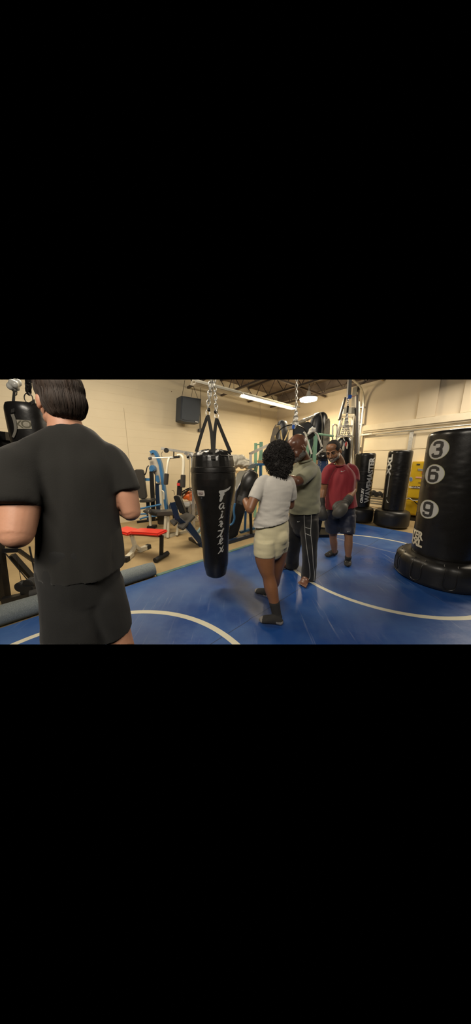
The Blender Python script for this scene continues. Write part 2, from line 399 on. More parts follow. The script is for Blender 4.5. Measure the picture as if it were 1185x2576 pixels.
# pilasters and reveals of the upper right wall, sill below them
for i, (xa, xb) in enumerate(((1050, 1096), )):
    a = onU(xa, 1040, WU); b_ = onU(xb, 1040, WU); va = -a.x*SA+a.y*CA; vb = -b_.x*SA+b_.y*CA
    s = MB(); s.box(UV(WU-.035, (va+vb)/2, (2.66+CZ)/2), (.07, abs(va-vb), CZ-2.66), RZ); s.build('trim_3', M_wallr, trim=True, kind='structure', bevel=.004)
a = onU(1150, 1040, WU); va = -a.x*SA+a.y*CA
s = MB(); s.box(UV(WU-.03, va-.5, (2.66+CZ)/2), (.06, .9, CZ-2.66), RZ); s.build('trim_4', M_wallr, trim=True, kind='structure', bevel=.004)
vg = -onU(916, 1090, WU).x*SA+onU(916, 1090, WU).y*CA
s = MB(); s.box(UV(WU-.06, vg-3.0, 2.565), (.12, 6.0, .17), RZ); s.box(UV(WU-.045, vg-3.0, 2.46), (.09, 6.0, .05), RZ)
s.build('trim_5', M_sill, trim=True, kind='structure', bevel=.008)
# sectional garage door with track and struts
s = MB()
s.box(UV(WU-.025, vg-3.0, (2.44+FZ)/2), (.05, 5.9, 2.44-FZ), RZ)
for z in (1.893, 1.323, .743, .173): s.box(UV(WU-.055, vg-3.0, z), (.012, 5.88, .035), RZ)
door = s.build('door_1', M_door, kind='structure', bevel=.006)
s = MB()
a = onU(1033, 1110, WU-.06); va = -a.x*SA+a.y*CA
s.box(UV(WU-.07, va, 1.18), (.03, .09, 2.36), RZ)
for k in range(26): s.box(UV(WU-.087, va, .12+k*.09), (.004, .035, .035), RZ)
s.build('door_strut', M_galv, door)
s = MB(); s.cyl(UV(WU-.13, vg+.02, 2.36), UV(WU-.13, vg-6.0, 2.36), .022, seg=10)
s.box(UV(WU-.12, vg-.12, 2.38), (.05, .3, .05), RZ)
s.build('door_rail', M_galv, door)
s = MB(); v0 = vg+.07
pts = [UV(WU-.1, v0, FZ), UV(WU-.1, v0, 1.5), UV(WU-.1, v0, 2.9), UV(WU-.12, v0, 3.35), UV(WU-.3, v0, 3.62), UV(WU-.7, v0, 3.74), UV(WU-1.5, v0, 3.78), UV(WU-2.6, v0, 3.8)]
s.tube(pts, .032, seg=8, smooth=5, flat=(1, .55), hint=UV(0, 1))
pts = [q+UV(.0, .13, 0) for q in pts]; s.tube(pts[:5], .02, seg=8, smooth=5)
for z in (.6, 1.3, 2.0, 2.7, 3.2): s.box(UV(WU-.06, v0+.05, z), (.1, .16, .03), RZ)
s.build('door_track', M_galv, door, trim=True)
s = MB()   # dark angle post beside the track
s.box(UV(WU-.05, v0+.26, 1.9), (.09, .05, 3.9), RZ); s.box(UV(WU-.02, v0+.34, 1.9), (.03, .11, 3.9), RZ)
s.build('trim_6', mat('grey_steel_post', (.2, .19, .17), .5, .5), trim=True, kind='structure')

# ------------------------------------------------------------------ mat
um = 5.90; VM = 2.83
def mat_shape():
    s = MB(); nu, nv = 150, 90; u0, u1, v0, v1 = -3.2, um, -4.2, VM
    rings = []
    fold = [(G(548, 1466)), (G(575, 1500)), (G(625, 1545)), (G(665, 1592)), (G(700, 1630))]
    def fh(p):
        best = 9
        for a, b in zip(fold, fold[1:]):
            ab = (b-a); t = max(0, min(1, (p-a).dot(ab)/ab.length_squared)); best = min(best, (p-a-ab*t).length)
        return .012*math.exp(-(best/.035)**2)
    for j in range(nv+1):
        v = v0+(v1-v0)*j/nv; r = []
        for i in range(nu+1):
            u = u0+(u1-u0)*i/nu; p = UV(u, v, 0); p.z = fh(p)
            r.append(p)
        rings.append(r)
    s._quads(rings, closed=False, caps=False)
    for f in s.bm.faces:
        if f.normal.z < 0: f.normal_flip()
    b = [e for e in s.bm.edges if e.is_boundary]
    ex = bmesh.ops.extrude_edge_only(s.bm, edges=b)
    for q in ex['geom']:
        if isinstance(q, bmesh.types.BMVert): q.co.z = FZ
    return s
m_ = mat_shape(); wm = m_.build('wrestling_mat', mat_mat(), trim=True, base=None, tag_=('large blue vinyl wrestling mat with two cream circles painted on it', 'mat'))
s = MB(); s.box(UV(3.43, VM+.035, -.012), (4.94, .07, .036), RZ)
s.build('mat_edging', mat('teal_edging', (.10, .18, .16), .5, var=.2), wm, trim=True, bevel=.006)
s = MB(); pts = [G(548, 1466, .004)]

# ------------------------------------------------------------------ open-web roof joists
def joist(p0, p1, depth, label):
    p0, p1 = V(p0), V(p1); d = p1-p0; n = max(2, int(d.length/.62)); up = V((0, 0, -depth)); s = MB()
    s.bar(p0, p1, .07, .05); s.bar(p0+up, p1+up, .07, .05)
    for k in range(n):
        a = p0+d*(k/n); m = p0+d*((k+.5)/n)+up; b = p0+d*((k+1)/n)
        s.tube([a, m], .014, seg=6); s.tube([m, b], .014, seg=6)
    s.build('roof_joist', M_joist, trim=True, tag_=(label, 'joist', 'open-web steel roof joists under the ceiling deck'), base=None, smooth=False)
for k, (u, lb) in enumerate(((7.35, 'brown open-web steel roof joist running closest to the right wall'), (6.1, 'brown open-web steel roof joist, second from the right wall'), (4.85, 'brown open-web steel roof joist above the far end of the lit tube'), (3.6, 'brown open-web steel roof joist over the unlit end of the light fixture'), (2.35, 'brown open-web steel roof joist nearest the left edge of the ceiling'))):
    joist(UV(u, WV-.02, CZ-.03), UV(u, -2.0, CZ-.03), .46, lb)
s = MB(); s.bar(UV(-2, 4.3, CZ-.5), UV(WU-.1, 4.3, CZ-.5), .05, .05); s.build('roof_bridging', M_joist, trim=True, tag_=('long thin brown steel bar crossing under the roof joists', 'beam'))
s = MB()
s.tube([UV(6.9, 3.9, CZ-.12), UV(7.0, 3.0, CZ-.25), UV(7.25, 2.6, CZ-.42), UV(7.55, 2.5, CZ-.5), UV(7.7, 2.55, CZ-.35)], .035, seg=8, smooth=6)
s.build('ceiling_conduit', mat('tan_conduit', (.35, .27, .16), .5), trim=True, tag_=('curved tan conduit pipe bending under the ceiling near the right wall', 'pipe'))
# ------------------------------------------------------------------ lamps in the photo
def glow(name, col, k):
    m = bpy.data.materials.new(name); m.use_nodes = True; b = m.node_tree.nodes['Principled BSDF']
    b.inputs['Base Color'].default_value = (.8, .8, .8, 1); b.inputs['Emission Color'].default_value = (*col, 1); b.inputs['Emission Strength'].default_value = k; return m
M_tube = glow('lit_tube', (1, .93, .80), 12*KEY); M_flood = glow('lit_flood_lens', (1, .80, .50), 230*KEY)
LZ = 3.38; LV = 4.97
def fixture(u0, u1, lit, label):
    t = thing('fluorescent_fixture', label, 'ceiling light', UV((u0+u1)/2, LV, LZ+.1))
    s = MB(); sec = [(-.13, -.035), (-.055, .035), (.055, .035), (.13, -.035), (.122, -.035), (.05, .022), (-.05, .022), (-.122, -.035)]
    s.prism([UV(u0, LV+a, LZ+.02+b) for a, b in sec], UV(u1-u0, 0)); s.box(UV((u0+u1)/2, LV, LZ+.06), (u1-u0-.02, .09, .05), RZ)
    s.build('housing', M_white, t, smooth=False, trim=True)
    for k in (-1, 1):
        s = MB(); s.cyl(UV(u0+.04, LV+k*.035, LZ), UV(u1-.04, LV+k*.035, LZ), .019, seg=12)
        s.build('tube', M_tube if lit else M_white, t, trim=True)
    for u in (u0+.25, u1-.25):
        s = MB(); s.tube([UV(u, LV-.04, LZ+.08), UV(u, LV, LZ+.16), UV(u, LV, CZ-.5)], .005, seg=5); s.tube([UV(u, LV+.04, LZ+.08), UV(u, LV, LZ+.16)], .005, seg=5)
        s.build('hanger', M_steel, t, trim=True)
    return t
fixture(4.44, 6.92, True, 'lit white fluorescent light fixture hanging under the roof joists'); fixture(2.9, 4.40, False, 'unlit white fluorescent light fixture left of the glowing one')
FL = P(776, 1003, 7.1)
t = thing('flood_lamp', 'glowing warm yellow flood lamp under the ceiling beside the hanging chain', 'ceiling light', FL)
s = MB(); s.lathe([(.25, 0), (.24, .015), (.16, .05), (.08, .07), (.05, .2)], FL, seg=28); s.build('lamp_housing', M_white, t)
s = MB(); s.lathe([(.24, -.045), (.245, -.005), (.2, -.002)], FL, seg=28); s.build('lens', M_flood, t)
s = MB(); s.cyl(FL+V((0, 0, .2)), FL+V((0, 0, .75)), .012, seg=8); s.build('pendant_rod', M_galv, t, trim=True)
FLP = FL

# ------------------------------------------------------------------ speaker on the long wall
t = thing('loudspeaker', 'dark grey loudspeaker hanging high on the cream wall', 'speaker', onV(480, 1030, 6.2))
pts = [onV(x, y, 6.0) for x, y in ((456, 995.5), (506, 1003.5), (501.8, 1065), (465, 1061.5), (453, 1057))]
s = MB(); s.prism(pts, UV(0, .3)); s.build('cabinet', mat('speaker_grey', (.035, .042, .052), .6), t, bevel=.006)
q = [onV(x, y, 5.985) for x, y in ((460, 999), (503, 1006), (499, 1060), (467, 1057), (456.5, 1053.5))]
s = MB(); s.prism(q, UV(0, .02)); s.build('grille', mat('speaker_cloth', (.05, .06, .075), .85, bump=.3, bscale=400), t)
s = MB(); s.prism([onV(x, y, 5.98) for x, y in ((491.5, 1059.5), (499, 1061), (498.8, 1063), (491.3, 1061.6))], UV(0, .01)); s.build('badge', M_letter, t, smooth=False)
s = MB()
for a, b, v in (((458, 996), (465, 957), 6.4), ((505, 1004), (503, 953), 6.4), ((497, 1001), (480, 953), 6.4), ((482, 998), (484, 980), 6.2)): s.tube([onV(*a, 6.05), onV(*b, v)], .006, seg=5)
s.build('hanging_wire', M_blackm, t, trim=True)
s = MB(); s.tube([onV(505, 1004, 6.3), onV(503.5, 1030, 6.44), onV(505, 1060, 6.46), onV(506, 1082, 6.46)], .014, seg=6, smooth=4); s.box(onV(504, 1083, 6.46), (.12, .05, .09), RZ); s.build('speaker_cable', M_grey, t)
s = MB(); s.tube([onV(655, 1016, 6.46), onV(655, 1060, 6.46)], .008, seg=5); s.build('wall_conduit', M_sill, tag_=('short thin cream pipe on the wall under the lit tube', 'pipe'))

# ------------------------------------------------------------------ hanging tear-drop bag
def profile(rows, Y):
    out = []
    for y, c, hw in rows:
        p = P(c, y, Y); q = P(c+hw, y, Y); zc = Y*math.cos(PITCH)-(p.z-H)*math.sin(PITCH); out.append((hw/F*zc, p.z, p.x))
    return out
def radius_fn(pr):
    pr = sorted((z, r) for r, z, _ in pr)
    def f(z):
        if z <= pr[0][0]: return pr[0][1]
        for (z0, r0), (z1, r1) in zip(pr, pr[1:]):
            if z <= z1: return r0+(r1-r0)*(z-z0)/(z1-z0)
        return pr[-1][1]
    return f
BY = 2.4
rows = [(1133, 536, 22), (1136, 536, 38), (1141, 536, 45.5), (1147, 536, 49.3), (1160, 536.5, 51.8), (1175, 537, 53.5), (1189, 537, 54.9), (1203, 538, 55.7), (1219, 539, 55.0), (1235, 539.5, 52.8), (1251, 539.5, 48.8), (1267, 540, 44.8), (1283, 540, 42), (1299, 541, 39.7), (1318, 541, 37.6), (1338, 542, 35.9), (1357, 542, 34), (1376, 542, 32.6), (1392, 542, 31.9), (1408, 542, 31.2), (1418, 542, 30.2), (1427, 542, 28.2), (1437, 542, 26), (1441, 542, 25), (1446, 542, 18), (1448, 542, 8)]
pr = profile(rows, BY); bx = sum(p[2] for p in pr)/len(pr); bagr = radius_fn(pr); BC = V((bx, BY, 0)); ztop = pr[0][1]
t = thing('teardrop_punching_bag', 'long black teardrop punching bag with vertical grey lettering hanging in the centre', 'punching bag', (bx, BY, ztop))
def bagshape():
    s = MB(); seg = 72; rings = []; N = 90
    zt = pr[0][1]; zb = pr[-1][1]
    tops = sorted((z, r) for r, z, _ in pr)
    zs = [zb+(zt-zb)*i/N for i in range(N+1)]; zs = sorted(set(zs+[q[0] for q in tops]))
    for z in zs:
        r = bagr(z); rg = []
        for j in range(seg):
            th = 2*PI*j/seg; k = 1.0
            up = max(0, min(1, (z-(zt-.30))/.25)); n = noise.noise(V((math.cos(th)*7, math.sin(th)*7, z*2.2))); k += .045*n*up*(1 if z < zt-.06 else .3)
            n2 = noise.noise(V((math.cos(th)*9+4, math.sin(th)*9, z*1.1))); d = max(0, min(1, (z-(zt-.62))/.3)); k += .016*n2*d
            k += .006*noise.noise(V((math.cos(th)*2, math.sin(th)*2, z*4)))
            rg.append(V((bx+r*k*math.cos(th), BY+r*k*math.sin(th), z+(.018*n*up if z > zt-.07 else 0))))
        rings.append(rg)
    return s._quads(rings)
shell = bagshape().build('bag_shell', M_black, t)
def onbag(C0, rf, off=.003, front=-PI/2):
    return lambda x, z: V((C0.x+(rf(z)+off)*math.cos(front+x/rf(z)), C0.y+(rf(z)+off)*math.sin(front+x/rf(z)), z))
ob = onbag(BC, bagr, .004, -PI/2-math.atan2(bx, BY)*-1)
def bagband(z0, z1, off, name, m, parent, C0=BC, rf=bagr):
    s = MB(); seg = 60; rings = []
    for z, o in ((z0, -.004), (z0, off), ((z0+z1)/2, off+.001), (z1, off), (z1, -.004)):
        rings.append([V((C0.x+(rf(z)+o)*math.cos(2*PI*j/seg), C0.y+(rf(z)+o)*math.sin(2*PI*j/seg), z)) for j in range(seg)])
    s._quads(rings, caps=False); return s.build(name, m, parent)
zb0 = P(537, 1183, BY-.2).z; bagband(zb0-.02, zb0+.022, .008, 'seam_band', M_black, t)
bagband(zb0+.028, zb0+.032, .006, 'piping', M_pad, t); bagband(zb0-.03, zb0-.026, .006, 'piping', M_pad, t)
bagband(pr[3][1]-.006, pr[3][1]+.004, .005, 'piping', M_pad, t)
# front pixel -> point on the bag surface
def hit(x, y, C0, rf, off=.004):
    d = ray(x, y); o = V((0, 0, H)); r = .2
    for _ in range(12):
        a = d.x*d.x+d.y*d.y; ox, oy = o.x-C0.x, o.y-C0.y; b = 2*(d.x*ox+d.y*oy); c = ox*ox+oy*oy-(r+off)**2; D = b*b-4*a*c
        if D < 0: tt = -b/(2*a)
        else: tt = (-b-math.sqrt(D))/(2*a)
        p = o+d*tt; r = rf(p.z)
    return p
def bagxy(x, y, C0=BC, rf=bagr):
    p = hit(x, y, C0, rf); th = math.atan2(p.y-C0.y, p.x-C0.x)+PI/2-math.atan2(C0.x, C0.y)*-1; return th*rf(p.z), p.z
def px_decal(pts, name, m, parent, C0, rf, step=.012, off=.004):
    p0 = [hit(x, y, C0, rf, off) for x, y in pts]; th = [math.atan2(p.y-C0.y, p.x-C0.x) for p in p0]; r0 = .2
    bm = poly_bm([(a*r0, p.z) for a, p in zip(th, p0)])
    fn = lambda x, z: V((C0.x+(rf(z)+off)*math.cos(x/r0), C0.y+(rf(z)+off)*math.sin(x/r0), z)); return decal(bm, fn, name, m, parent, step)
def z7(x, y): return 470+x/7.81, 1120+y/7.81
Fp = [(865, 800), (852, 845), (835, 872), (780, 906), (725, 942), (752, 950), (730, 985), (716, 1005), (704, 1055), (682, 1100), (655, 1116), (638, 1100), (646, 1060), (660, 1012), (640, 1008), (636, 990), (660, 962), (640, 946), (627, 918), (640, 893), (760, 870), (815, 838)]
px_decal([z7(*p) for p in Fp], 'letter', M_letter, t, BC, bagr)
def brush(strokes):                              # brush letters as strips of varying width
    for st in strokes:
        pp = catmull([V(p) for p in st], 5); L = []; Rr = []
        for i, p in enumerate(pp):
            d = pp[min(i+1, len(pp)-1)]-pp[max(i-1, 0)]; n = V((-d.y, d.x, 0)); n = n.normalized() if n.length > 1e-6 else V((1, 0, 0)); w_ = max(p.z, 3)
            L.append((p.x+n.x*w_, p.y+n.y*w_)); Rr.append((p.x-n.x*w_, p.y-n.y*w_))
        bm = bmesh.new(); r0 = .2
        def vv(q): h = hit(*z7(*q), BC, bagr, .004); return bm.verts.new((math.atan2(h.y-BY, h.x-bx)*r0, h.z, 0))
        a = [vv(q) for q in L]; b = [vv(q) for q in Rr]
        for i in range(len(a)-1): bm.faces.new((a[i], a[i+1], b[i+1], b[i]))
        yield bm
LETTERS = [[[(738, 1146, 6), (700, 1138, 10), (655, 1175, 13), (642, 1225, 15), (662, 1252, 12), (700, 1222, 9), (722, 1170, 12), (716, 1222, 13), (728, 1243, 8), (748, 1222, 4)]],
 [[(680, 1298, 12), (697, 1303, 20), (713, 1296, 12)], [(700, 1340, 8), (682, 1372, 14), (684, 1415, 14), (700, 1420, 9), (718, 1385, 4)], [(690, 1400, 10), (655, 1435, 9), (628, 1463, 4)]],
 [[(655, 1525, 8), (652, 1500, 9), (682, 1492, 12), (690, 1515, 11), (655, 1555, 9), (622, 1582, 4)], [(668, 1545, 7), (706, 1530, 9), (690, 1558, 12), (665, 1590, 12), (680, 1605, 9), (700, 1592, 4)]],
 [[(608, 1690, 6), (640, 1680, 11), (690, 1672, 9), (736, 1640, 4)], [(718, 1620, 5), (700, 1680, 13), (672, 1750, 14), (662, 1790, 12), (682, 1802, 9), (706, 1775, 4)], [(668, 1750, 9), (630, 1785, 9), (588, 1818, 4)]],
 [[(606, 1952, 4), (650, 1915, 9), (690, 1870, 9), (708, 1838, 10), (685, 1828, 11), (655, 1865, 14), (648, 1915, 14), (668, 1940, 11), (690, 1925, 8), (710, 1900, 4)]],
 [[(612, 2135, 5), (650, 2095, 11), (690, 2030, 11), (718, 1960, 5)], [(640, 2010, 5), (665, 2020, 12), (680, 2060, 13), (696, 2090, 11), (712, 2065, 8), (722, 2035, 4)]]]
for let in LETTERS:
    parts = list(brush(let)); bm = parts[0]
    for q in parts[1:]:
        me = bpy.data.meshes.new('t'); q.to_mesh(me); q.free(); bm.from_mesh(me); bpy.data.meshes.remove(me)
    decal(bm, lambda x, z: V((bx+(bagr(z)+.0045)*math.cos(x/.2), BY+(bagr(z)+.0045)*math.sin(x/.2), z)), 'letter', M_letter, t, step=9)
px_decal([z7(*p) for p in ((200, 880), (338, 893), (352, 965), (345, 1003), (218, 995))], 'maker_label', mat('label_white', (.5, .46, .42), .6), t, BC, bagr)
ov = [(272+47*math.cos(a*PI/12), 948+28*math.sin(a*PI/12)) for a in range(24)]
px_decal([z7(*p) for p in ov], 'label_oval', mat('oval_dark', (.09, .03, .03), .6), t, BC, bagr, off=.006)
ov = [(272+40*math.cos(a*PI/12), 948+22*math.sin(a*PI/12)) for a in range(24)]
px_decal([z7(*p) for p in ov], 'label_oval', mat('oval_light', (.42, .37, .34), .6), t, BC, bagr, off=.0075)
q = hit(*z7(272, 948), BC, bagr); th0 = math.atan2(q.y-BY, q.x-bx); bm = text_mesh('Fairtex', .011, .0003, .3)
for v in bm.verts: v.co.y += q.z
decal(bm, lambda x, z: V((bx+(bagr(z)+.009)*math.cos(th0+x/.24), BY+(bagr(z)+.009)*math.sin(th0+x/.24), z)), 'label_text', mat('oval_dark', (.09, .03, .03)), t)
ov = [(290+16*math.cos(a*PI/8), 1036+20*math.sin(a*PI/8)) for a in range(16)]
px_decal([z7(*p) for p in ov], 'scuff', M_grey, t, BC, bagr)
px_decal([z7(*p) for p in ((505, 305), (632, 305), (640, 420), (510, 420))], 'strap_patch', M_web, t, BC, bagr, off=.008)
# straps, rings and chains
LR = P(523, 1044, BY); RR = P(545, 1052, BY)
def strap(a, b, w=.042, tw=(0, 1, 0)):
    s = MB(); a, b = V(a), V(b); m = (a+b)/2; s.bar(a, m, .018, .005, hint=tw); s.bar(m, b, w, .005, hint=tw); return s
def ribbon(pts, w0, w1, name, m, parent, th=.004, hint=(0, 1, 0)):
    pts = catmull([V(p) for p in pts], 5); n = len(pts); rings = []
    for i, p in enumerate(pts):
        tt = (pts[min(i+1, n-1)]-pts[max(i-1, 0)]).normalized(); a, b = ortho(tt, hint); wd = (w0+(w1-w0)*i/(n-1))/2
        rings.append([p-b*wd-a*th/2, p+b*wd-a*th/2, p+b*wd+a*th/2, p-b*wd+a*th/2])
    return MB()._quads(rings).build(name, m, parent)
ribbon([LR, P(508, 1088, BY), P(494, 1137, BY-.02)], .03, .035, 'strap', M_web, t)
ribbon([LR, P(532, 1088, BY-.08), P(536, 1132, BY-.17), hit(537, 1155, BC, bagr, .012)], .03, .045, 'strap', M_web, t)
ribbon([RR, P(540, 1090, BY-.08), P(537, 1132, BY-.175), hit(537, 1156, BC, bagr, .016)], .03, .045, 'strap', M_web, t)
ribbon([RR, P(559, 1088, BY), P(580, 1139, BY-.02)], .03, .04, 'strap', M_web, t)
for q in (LR, RR):
    s = MB(); s.tube([q+V((.02*math.cos(a*PI/6), 0, .02+.03*math.sin(a*PI/6))) for a in range(12)], .004, seg=6, loop=True); s.build('ring', M_steel, t)
s = MB()
s.chain(LR+V((0, 0, .05)), P(530, 950, BY), .055, .0055, .03); s.chain(LR+V((.0, .01, .05)), P(535, 950, BY), .055, .0055, .03)
s.chain(RR+V((0, 0, .05)), P(538, 950, BY), .055, .0055, .03)
s.build('hanging_chain', M_galv, t, trim=True)
s = MB(); s.ball(P(543, 1036, BY), (.02, .02, .022)); s.build('swivel', M_blackm, t)
s = MB(); s.ball(P(526, 1031, BY), (.014, .014, .02)); s.build('swivel', M_blackm, t)

# ------------------------------------------------------------------ bag on the far left
KY = 2.35; K0 = P(78, 1050, KY); kt = P(60, 1021, KY).z; kr = .185
t = thing('square_top_punching_bag', 'black leather punching bag with cream K O patch hanging behind the man in black', 'punching bag', (K0.x, KY, kt))
KC = V((K0.x, KY, 0)); krf = lambda z: kr*(1-.0) if z < kt-.08 else kr*(.86+.14*math.sqrt(max(0, 1-((z-(kt-.08))/.085)**2)))
s = MB(); rings = []
for i in range(40):
    z = kt-1.05+1.05*i/39; r = krf(z)*(1 if i else .8)
    rings.append([V((K0.x+r*(1+.03*noise.noise(V((math.cos(a)*3, math.sin(a)*3, z*4))))*math.cos(a), KY+r*math.sin(a), z)) for a in [2*PI*j/48 for j in range(48)]])
s._quads(rings); s.build('bag_shell', M_black, t)
px_decal([(36, 1055.5), (77, 1058), (80.5, 1079), (40, 1079.5)], 'patch', mat('cream_patch', (.36, .33, .26), .7, var=.2, vscale=30), t, KC, krf)
for ch, x in (('K', 48), ('O', 66)):
    q = hit(x, 1068, KC, krf); th0 = math.atan2(q.y-KY, q.x-K0.x); bm = text_mesh(ch, .095, .001)
    for v in bm.verts: v.co.y += q.z
    decal(bm, lambda x_, z: V((K0.x+(kr+.006)*math.cos(th0+x_/kr), KY+(kr+.006)*math.sin(th0+x_/kr), z)), 'letter', mat('patch_letter', (.12, .11, .07), .7), t)
ribbon([P(36, 984, KY-.1), P(34, 1006, KY-.15), hit(32, 1038, KC, krf, .01)], .026, .03, 'strap', M_web, t)
ribbon([P(76, 1011, KY-.1), P(78, 1020, KY-.12)], .1, .1, 'strap', M_web, t)
ribbon([hit(31, 1042, KC, krf, .008), hit(37, 1060, KC, krf, .01), hit(39, 1082, KC, krf, .01), hit(33, 1100, KC, krf, .01)], .03, .02, 'side_strap', mat('worn_grey_strap', (.2, .19, .16), .6), t)
s = MB(); q = P(72, 1002, KY-.1); s.tube([q+V((.04*math.cos(a*PI/8), 0, .045*math.sin(a*PI/8))) for a in range(16)], .005, seg=6, loop=True)
q = P(37, 980, KY-.1); s.tube([q+V((.018*math.cos(a*PI/6), 0, .05*math.sin(a*PI/6))) for a in range(12)], .005, seg=6, loop=True); s.build('ring', M_steel, t)
s = MB(); s.chain(P(70, 985, KY-.1), P(69, 950, KY-.1), .06, .008, .035); s.chain(P(73, 992, KY-.1), P(74, 950, KY-.1), .06, .008, .035); s.build('hanging_chain', M_blackm, t, trim=True)
s = MB(); q = P(36, 968, KY-.1)
for k in range(7): s.ball(q+V((.03*math.sin(k*2.1), .02*math.cos(k*3), .026*math.cos(k*1.7))), (.03, .026, .034), 10, 8)
s.tube([P(40, 975, KY-.1), P(46, 962, KY-.1), P(40, 957, KY-.1)], .008, seg=6, smooth=4)
s.build('tape_wrap', mat('clear_tape', (.5, .5, .46), .25), t, remesh=.006, sm=1)

# black rig behind the man, far left
RG = G(14, 1508, FZ); ry = RG.y
t = thing('cable_machine', 'black steel cable machine frame standing on concrete at the far left edge', 'exercise machine', RG)
s = MB(); s.bar(RG, P(-3, 1385, ry), .07, .07); s.bar(P(-3, 1385, ry), P(-30, 1080, ry), .07, .07); s.build('upright', M_blackm, t)
s = MB(); s.bar(G(6, 1512, FZ+.03), G(118, 1487, FZ+.03), .07, .07, hint=(0, 0, 1)); s.build('base_bar', M_blackm, t)
s = MB(); s.bar(P(30, 1396, ry+.05), P(100, 1474, ry+.2), .05, .05); s.build('brace', M_blackm, t)
s = MB(); s.bar(P(45, 1383, ry+.1), P(86, 1412, ry+.25), .035, .035); s.build('brace', M_blackm, t)
s = MB(); s.tube([P(12, 1390, ry), P(72, 1462, ry+.1)], .006, seg=6); s.tube([P(74, 1375, ry), P(92, 1462, ry+.1)], .009, seg=6); s.tube([P(42, 1400, ry), P(56, 1476, ry+.1)], .003, seg=5); s.build('cable', M_rubber, t)
s = MB(); c = P(66, 1474, ry+.05)
s.cyl(c+V((-.05, -.04, 0)), c+V((-.05, .04, 0)), .06); s.cyl(c+V((.05, -.03, .03)), c+V((.05, .05, .03)), .065); s.box(c+V((.03, 0, -.04)), (.16, .09, .12)); s.build('pulley_block', M_rubber, t, bevel=.006)
s = MB(); s.cyl(P(76, 1497, ry-.02), P(112, 1488, ry+.05), .055); s.build('roller', M_rubber, t)
s = MB(); s.bar(P(-30, 1092, ry+.3), P(24, 1098, ry+.3), .09, .09, hint=(0, 0, 1)); s.build('top_bar', M_blackm, t)
s = MB(); s.bar(P(-3, 1385, ry)+V((0, 0, .0)), P(45, 1383, ry+.1), .05, .05, hint=(0, 0, 1)); s.build('cross_bar', M_blackm, t); s = MB(); s.bar(P(-30, 1094, ry), P(-12, 1093, ry+.3), .06, .06, hint=(0, 0, 1)); s.build('cross_bar', M_blackm, t)
s = MB(); s.cyl(P(8, 1114, ry+.3), P(16, 1114, ry+.42), .09); s.build('top_pulley', M_rubber, t)

# grey foam roll along the mat edge
s = MB(); u0, u1 = -3.1, .96; vv = VM+.135; rings = []
for i in range(60):
    u = u0+(u1-u0)*i/59; k = 1 if i not in (0, 59) else .93
    rings.append([UV(u, vv+.105*k*math.cos(a)*(1.05), FZ+.0+(.105 + .105*k*math.sin(a))*.93) for a in [2*PI*j/28 for j in range(28)]])
s._quads(rings); s.build('carpet_roll', mat('speckled_blue_grey_carpet', (.11, .135, .145), .9, bump=.6, bscale=220, vscale=160, col2=(.22, .25, .26)), base=UV(-1, vv, FZ), tag_=('long speckled blue-grey carpet roll lying along the mat edge', 'carpet roll'))
# ------------------------------------------------------------------ free-standing bags on the right
def standing_bag(name, label, c, r, z0, z1, R, hb, taper=1.0, notch=0, wrinkle=.006):
    t = thing(name, label, 'punching bag', c); c = V(c)
    s = MB(); seg = 64; rings = []
    prof = [(.4*R, 0), (.93*R, 0), (.985*R, .015), (R, .05), (R*1.0, hb*.62), (R*.985, hb*.8), (R*.93, hb*.93), (R*.84, hb*.985), (R*.7, hb), (r*.6, hb)]
    for q, h in prof:
        rg = []
        for j in range(seg):
            th = 2*PI*j/seg; k = 1
            if notch and q > .75*R:
                u = (th*notch/(2*PI)) % 1; d = min(u, 1-u); k = 1-.045*max(0, 1-d/.14)**.5*min(1, max(0, (h-.02)/.1))
            rg.append(c+V((q*k*math.cos(th), q*k*math.sin(th), h)))
        rings.append(rg)
    s._quads(rings); base = s.build('base', M_blackp, t, auto=50)
    if notch:
        for j in range(notch):
            th = 2*PI*j/notch; dv = V((math.cos(th), math.sin(th), 0)); sd = V((-dv.y, dv.x, 0)); s = MB()
            s.tube([c+dv*R*.86+V((0, 0, hb*.99))-sd*.06, c+dv*R*1.003+V((0, 0, hb*.7))-sd*.055, c+dv*R*1.003+V((0, 0, hb*.25))-sd*.055, c+dv*R*1.003+V((0, 0, hb*.12)), c+dv*R*1.003+V((0, 0, hb*.25))+sd*.055, c+dv*R*1.003+V((0, 0, hb*.7))+sd*.055, c+dv*R*.86+V((0, 0, hb*.99))+sd*.06], .005, seg=5, smooth=4)
            s.build('base_rib', M_blackp, t)
    def rf(z):
        f = (z-z0)/(z1-z0); q = r*(taper+(1-taper)*f)
        e = (z1-z)/.06
        if e < 1: q *= .87+.13*math.sqrt(max(0, 1-(1-max(e, 0))**2))
        e = (z-z0)/.04
        if e < 1: q *= .95+.05*math.sqrt(max(0, 1-(1-max(e, 0))**2))
        return q
    s = MB(); rings = []; N = 110; seg = 72
    for i in range(N+1):
        z = z0+(z1-z0)*i/N; rg = []
        for j in range(seg):
            th = 2*PI*j/seg
            n = noise.noise(V((math.cos(th)*2.2, math.sin(th)*2.2, z*16)))*.6+noise.noise(V((math.cos(th)*5, math.sin(th)*5, z*30)))*.4
            env = math.exp(-((z-(z0+(z1-z0)*.62))/.28)**2)
            q = rf(z)*(1)+wrinkle*n*env
            rg.append(V((c.x+q*math.cos(th), c.y+q*math.sin(th), z+c.z)))
        rings.append(rg)
    s._quads(rings); s.build('bag_shell', M_black, t)
    s = MB(); s.tube([V((c.x+rf(z1)*1.005*math.cos(a), c.y+rf(z1)*1.005*math.sin(a), z1-.008)) for a in [2*PI*j/48 for j in range(48)]], .008, seg=6, loop=True); s.build('rim_piping', M_pad, t)
    return t, rf, c
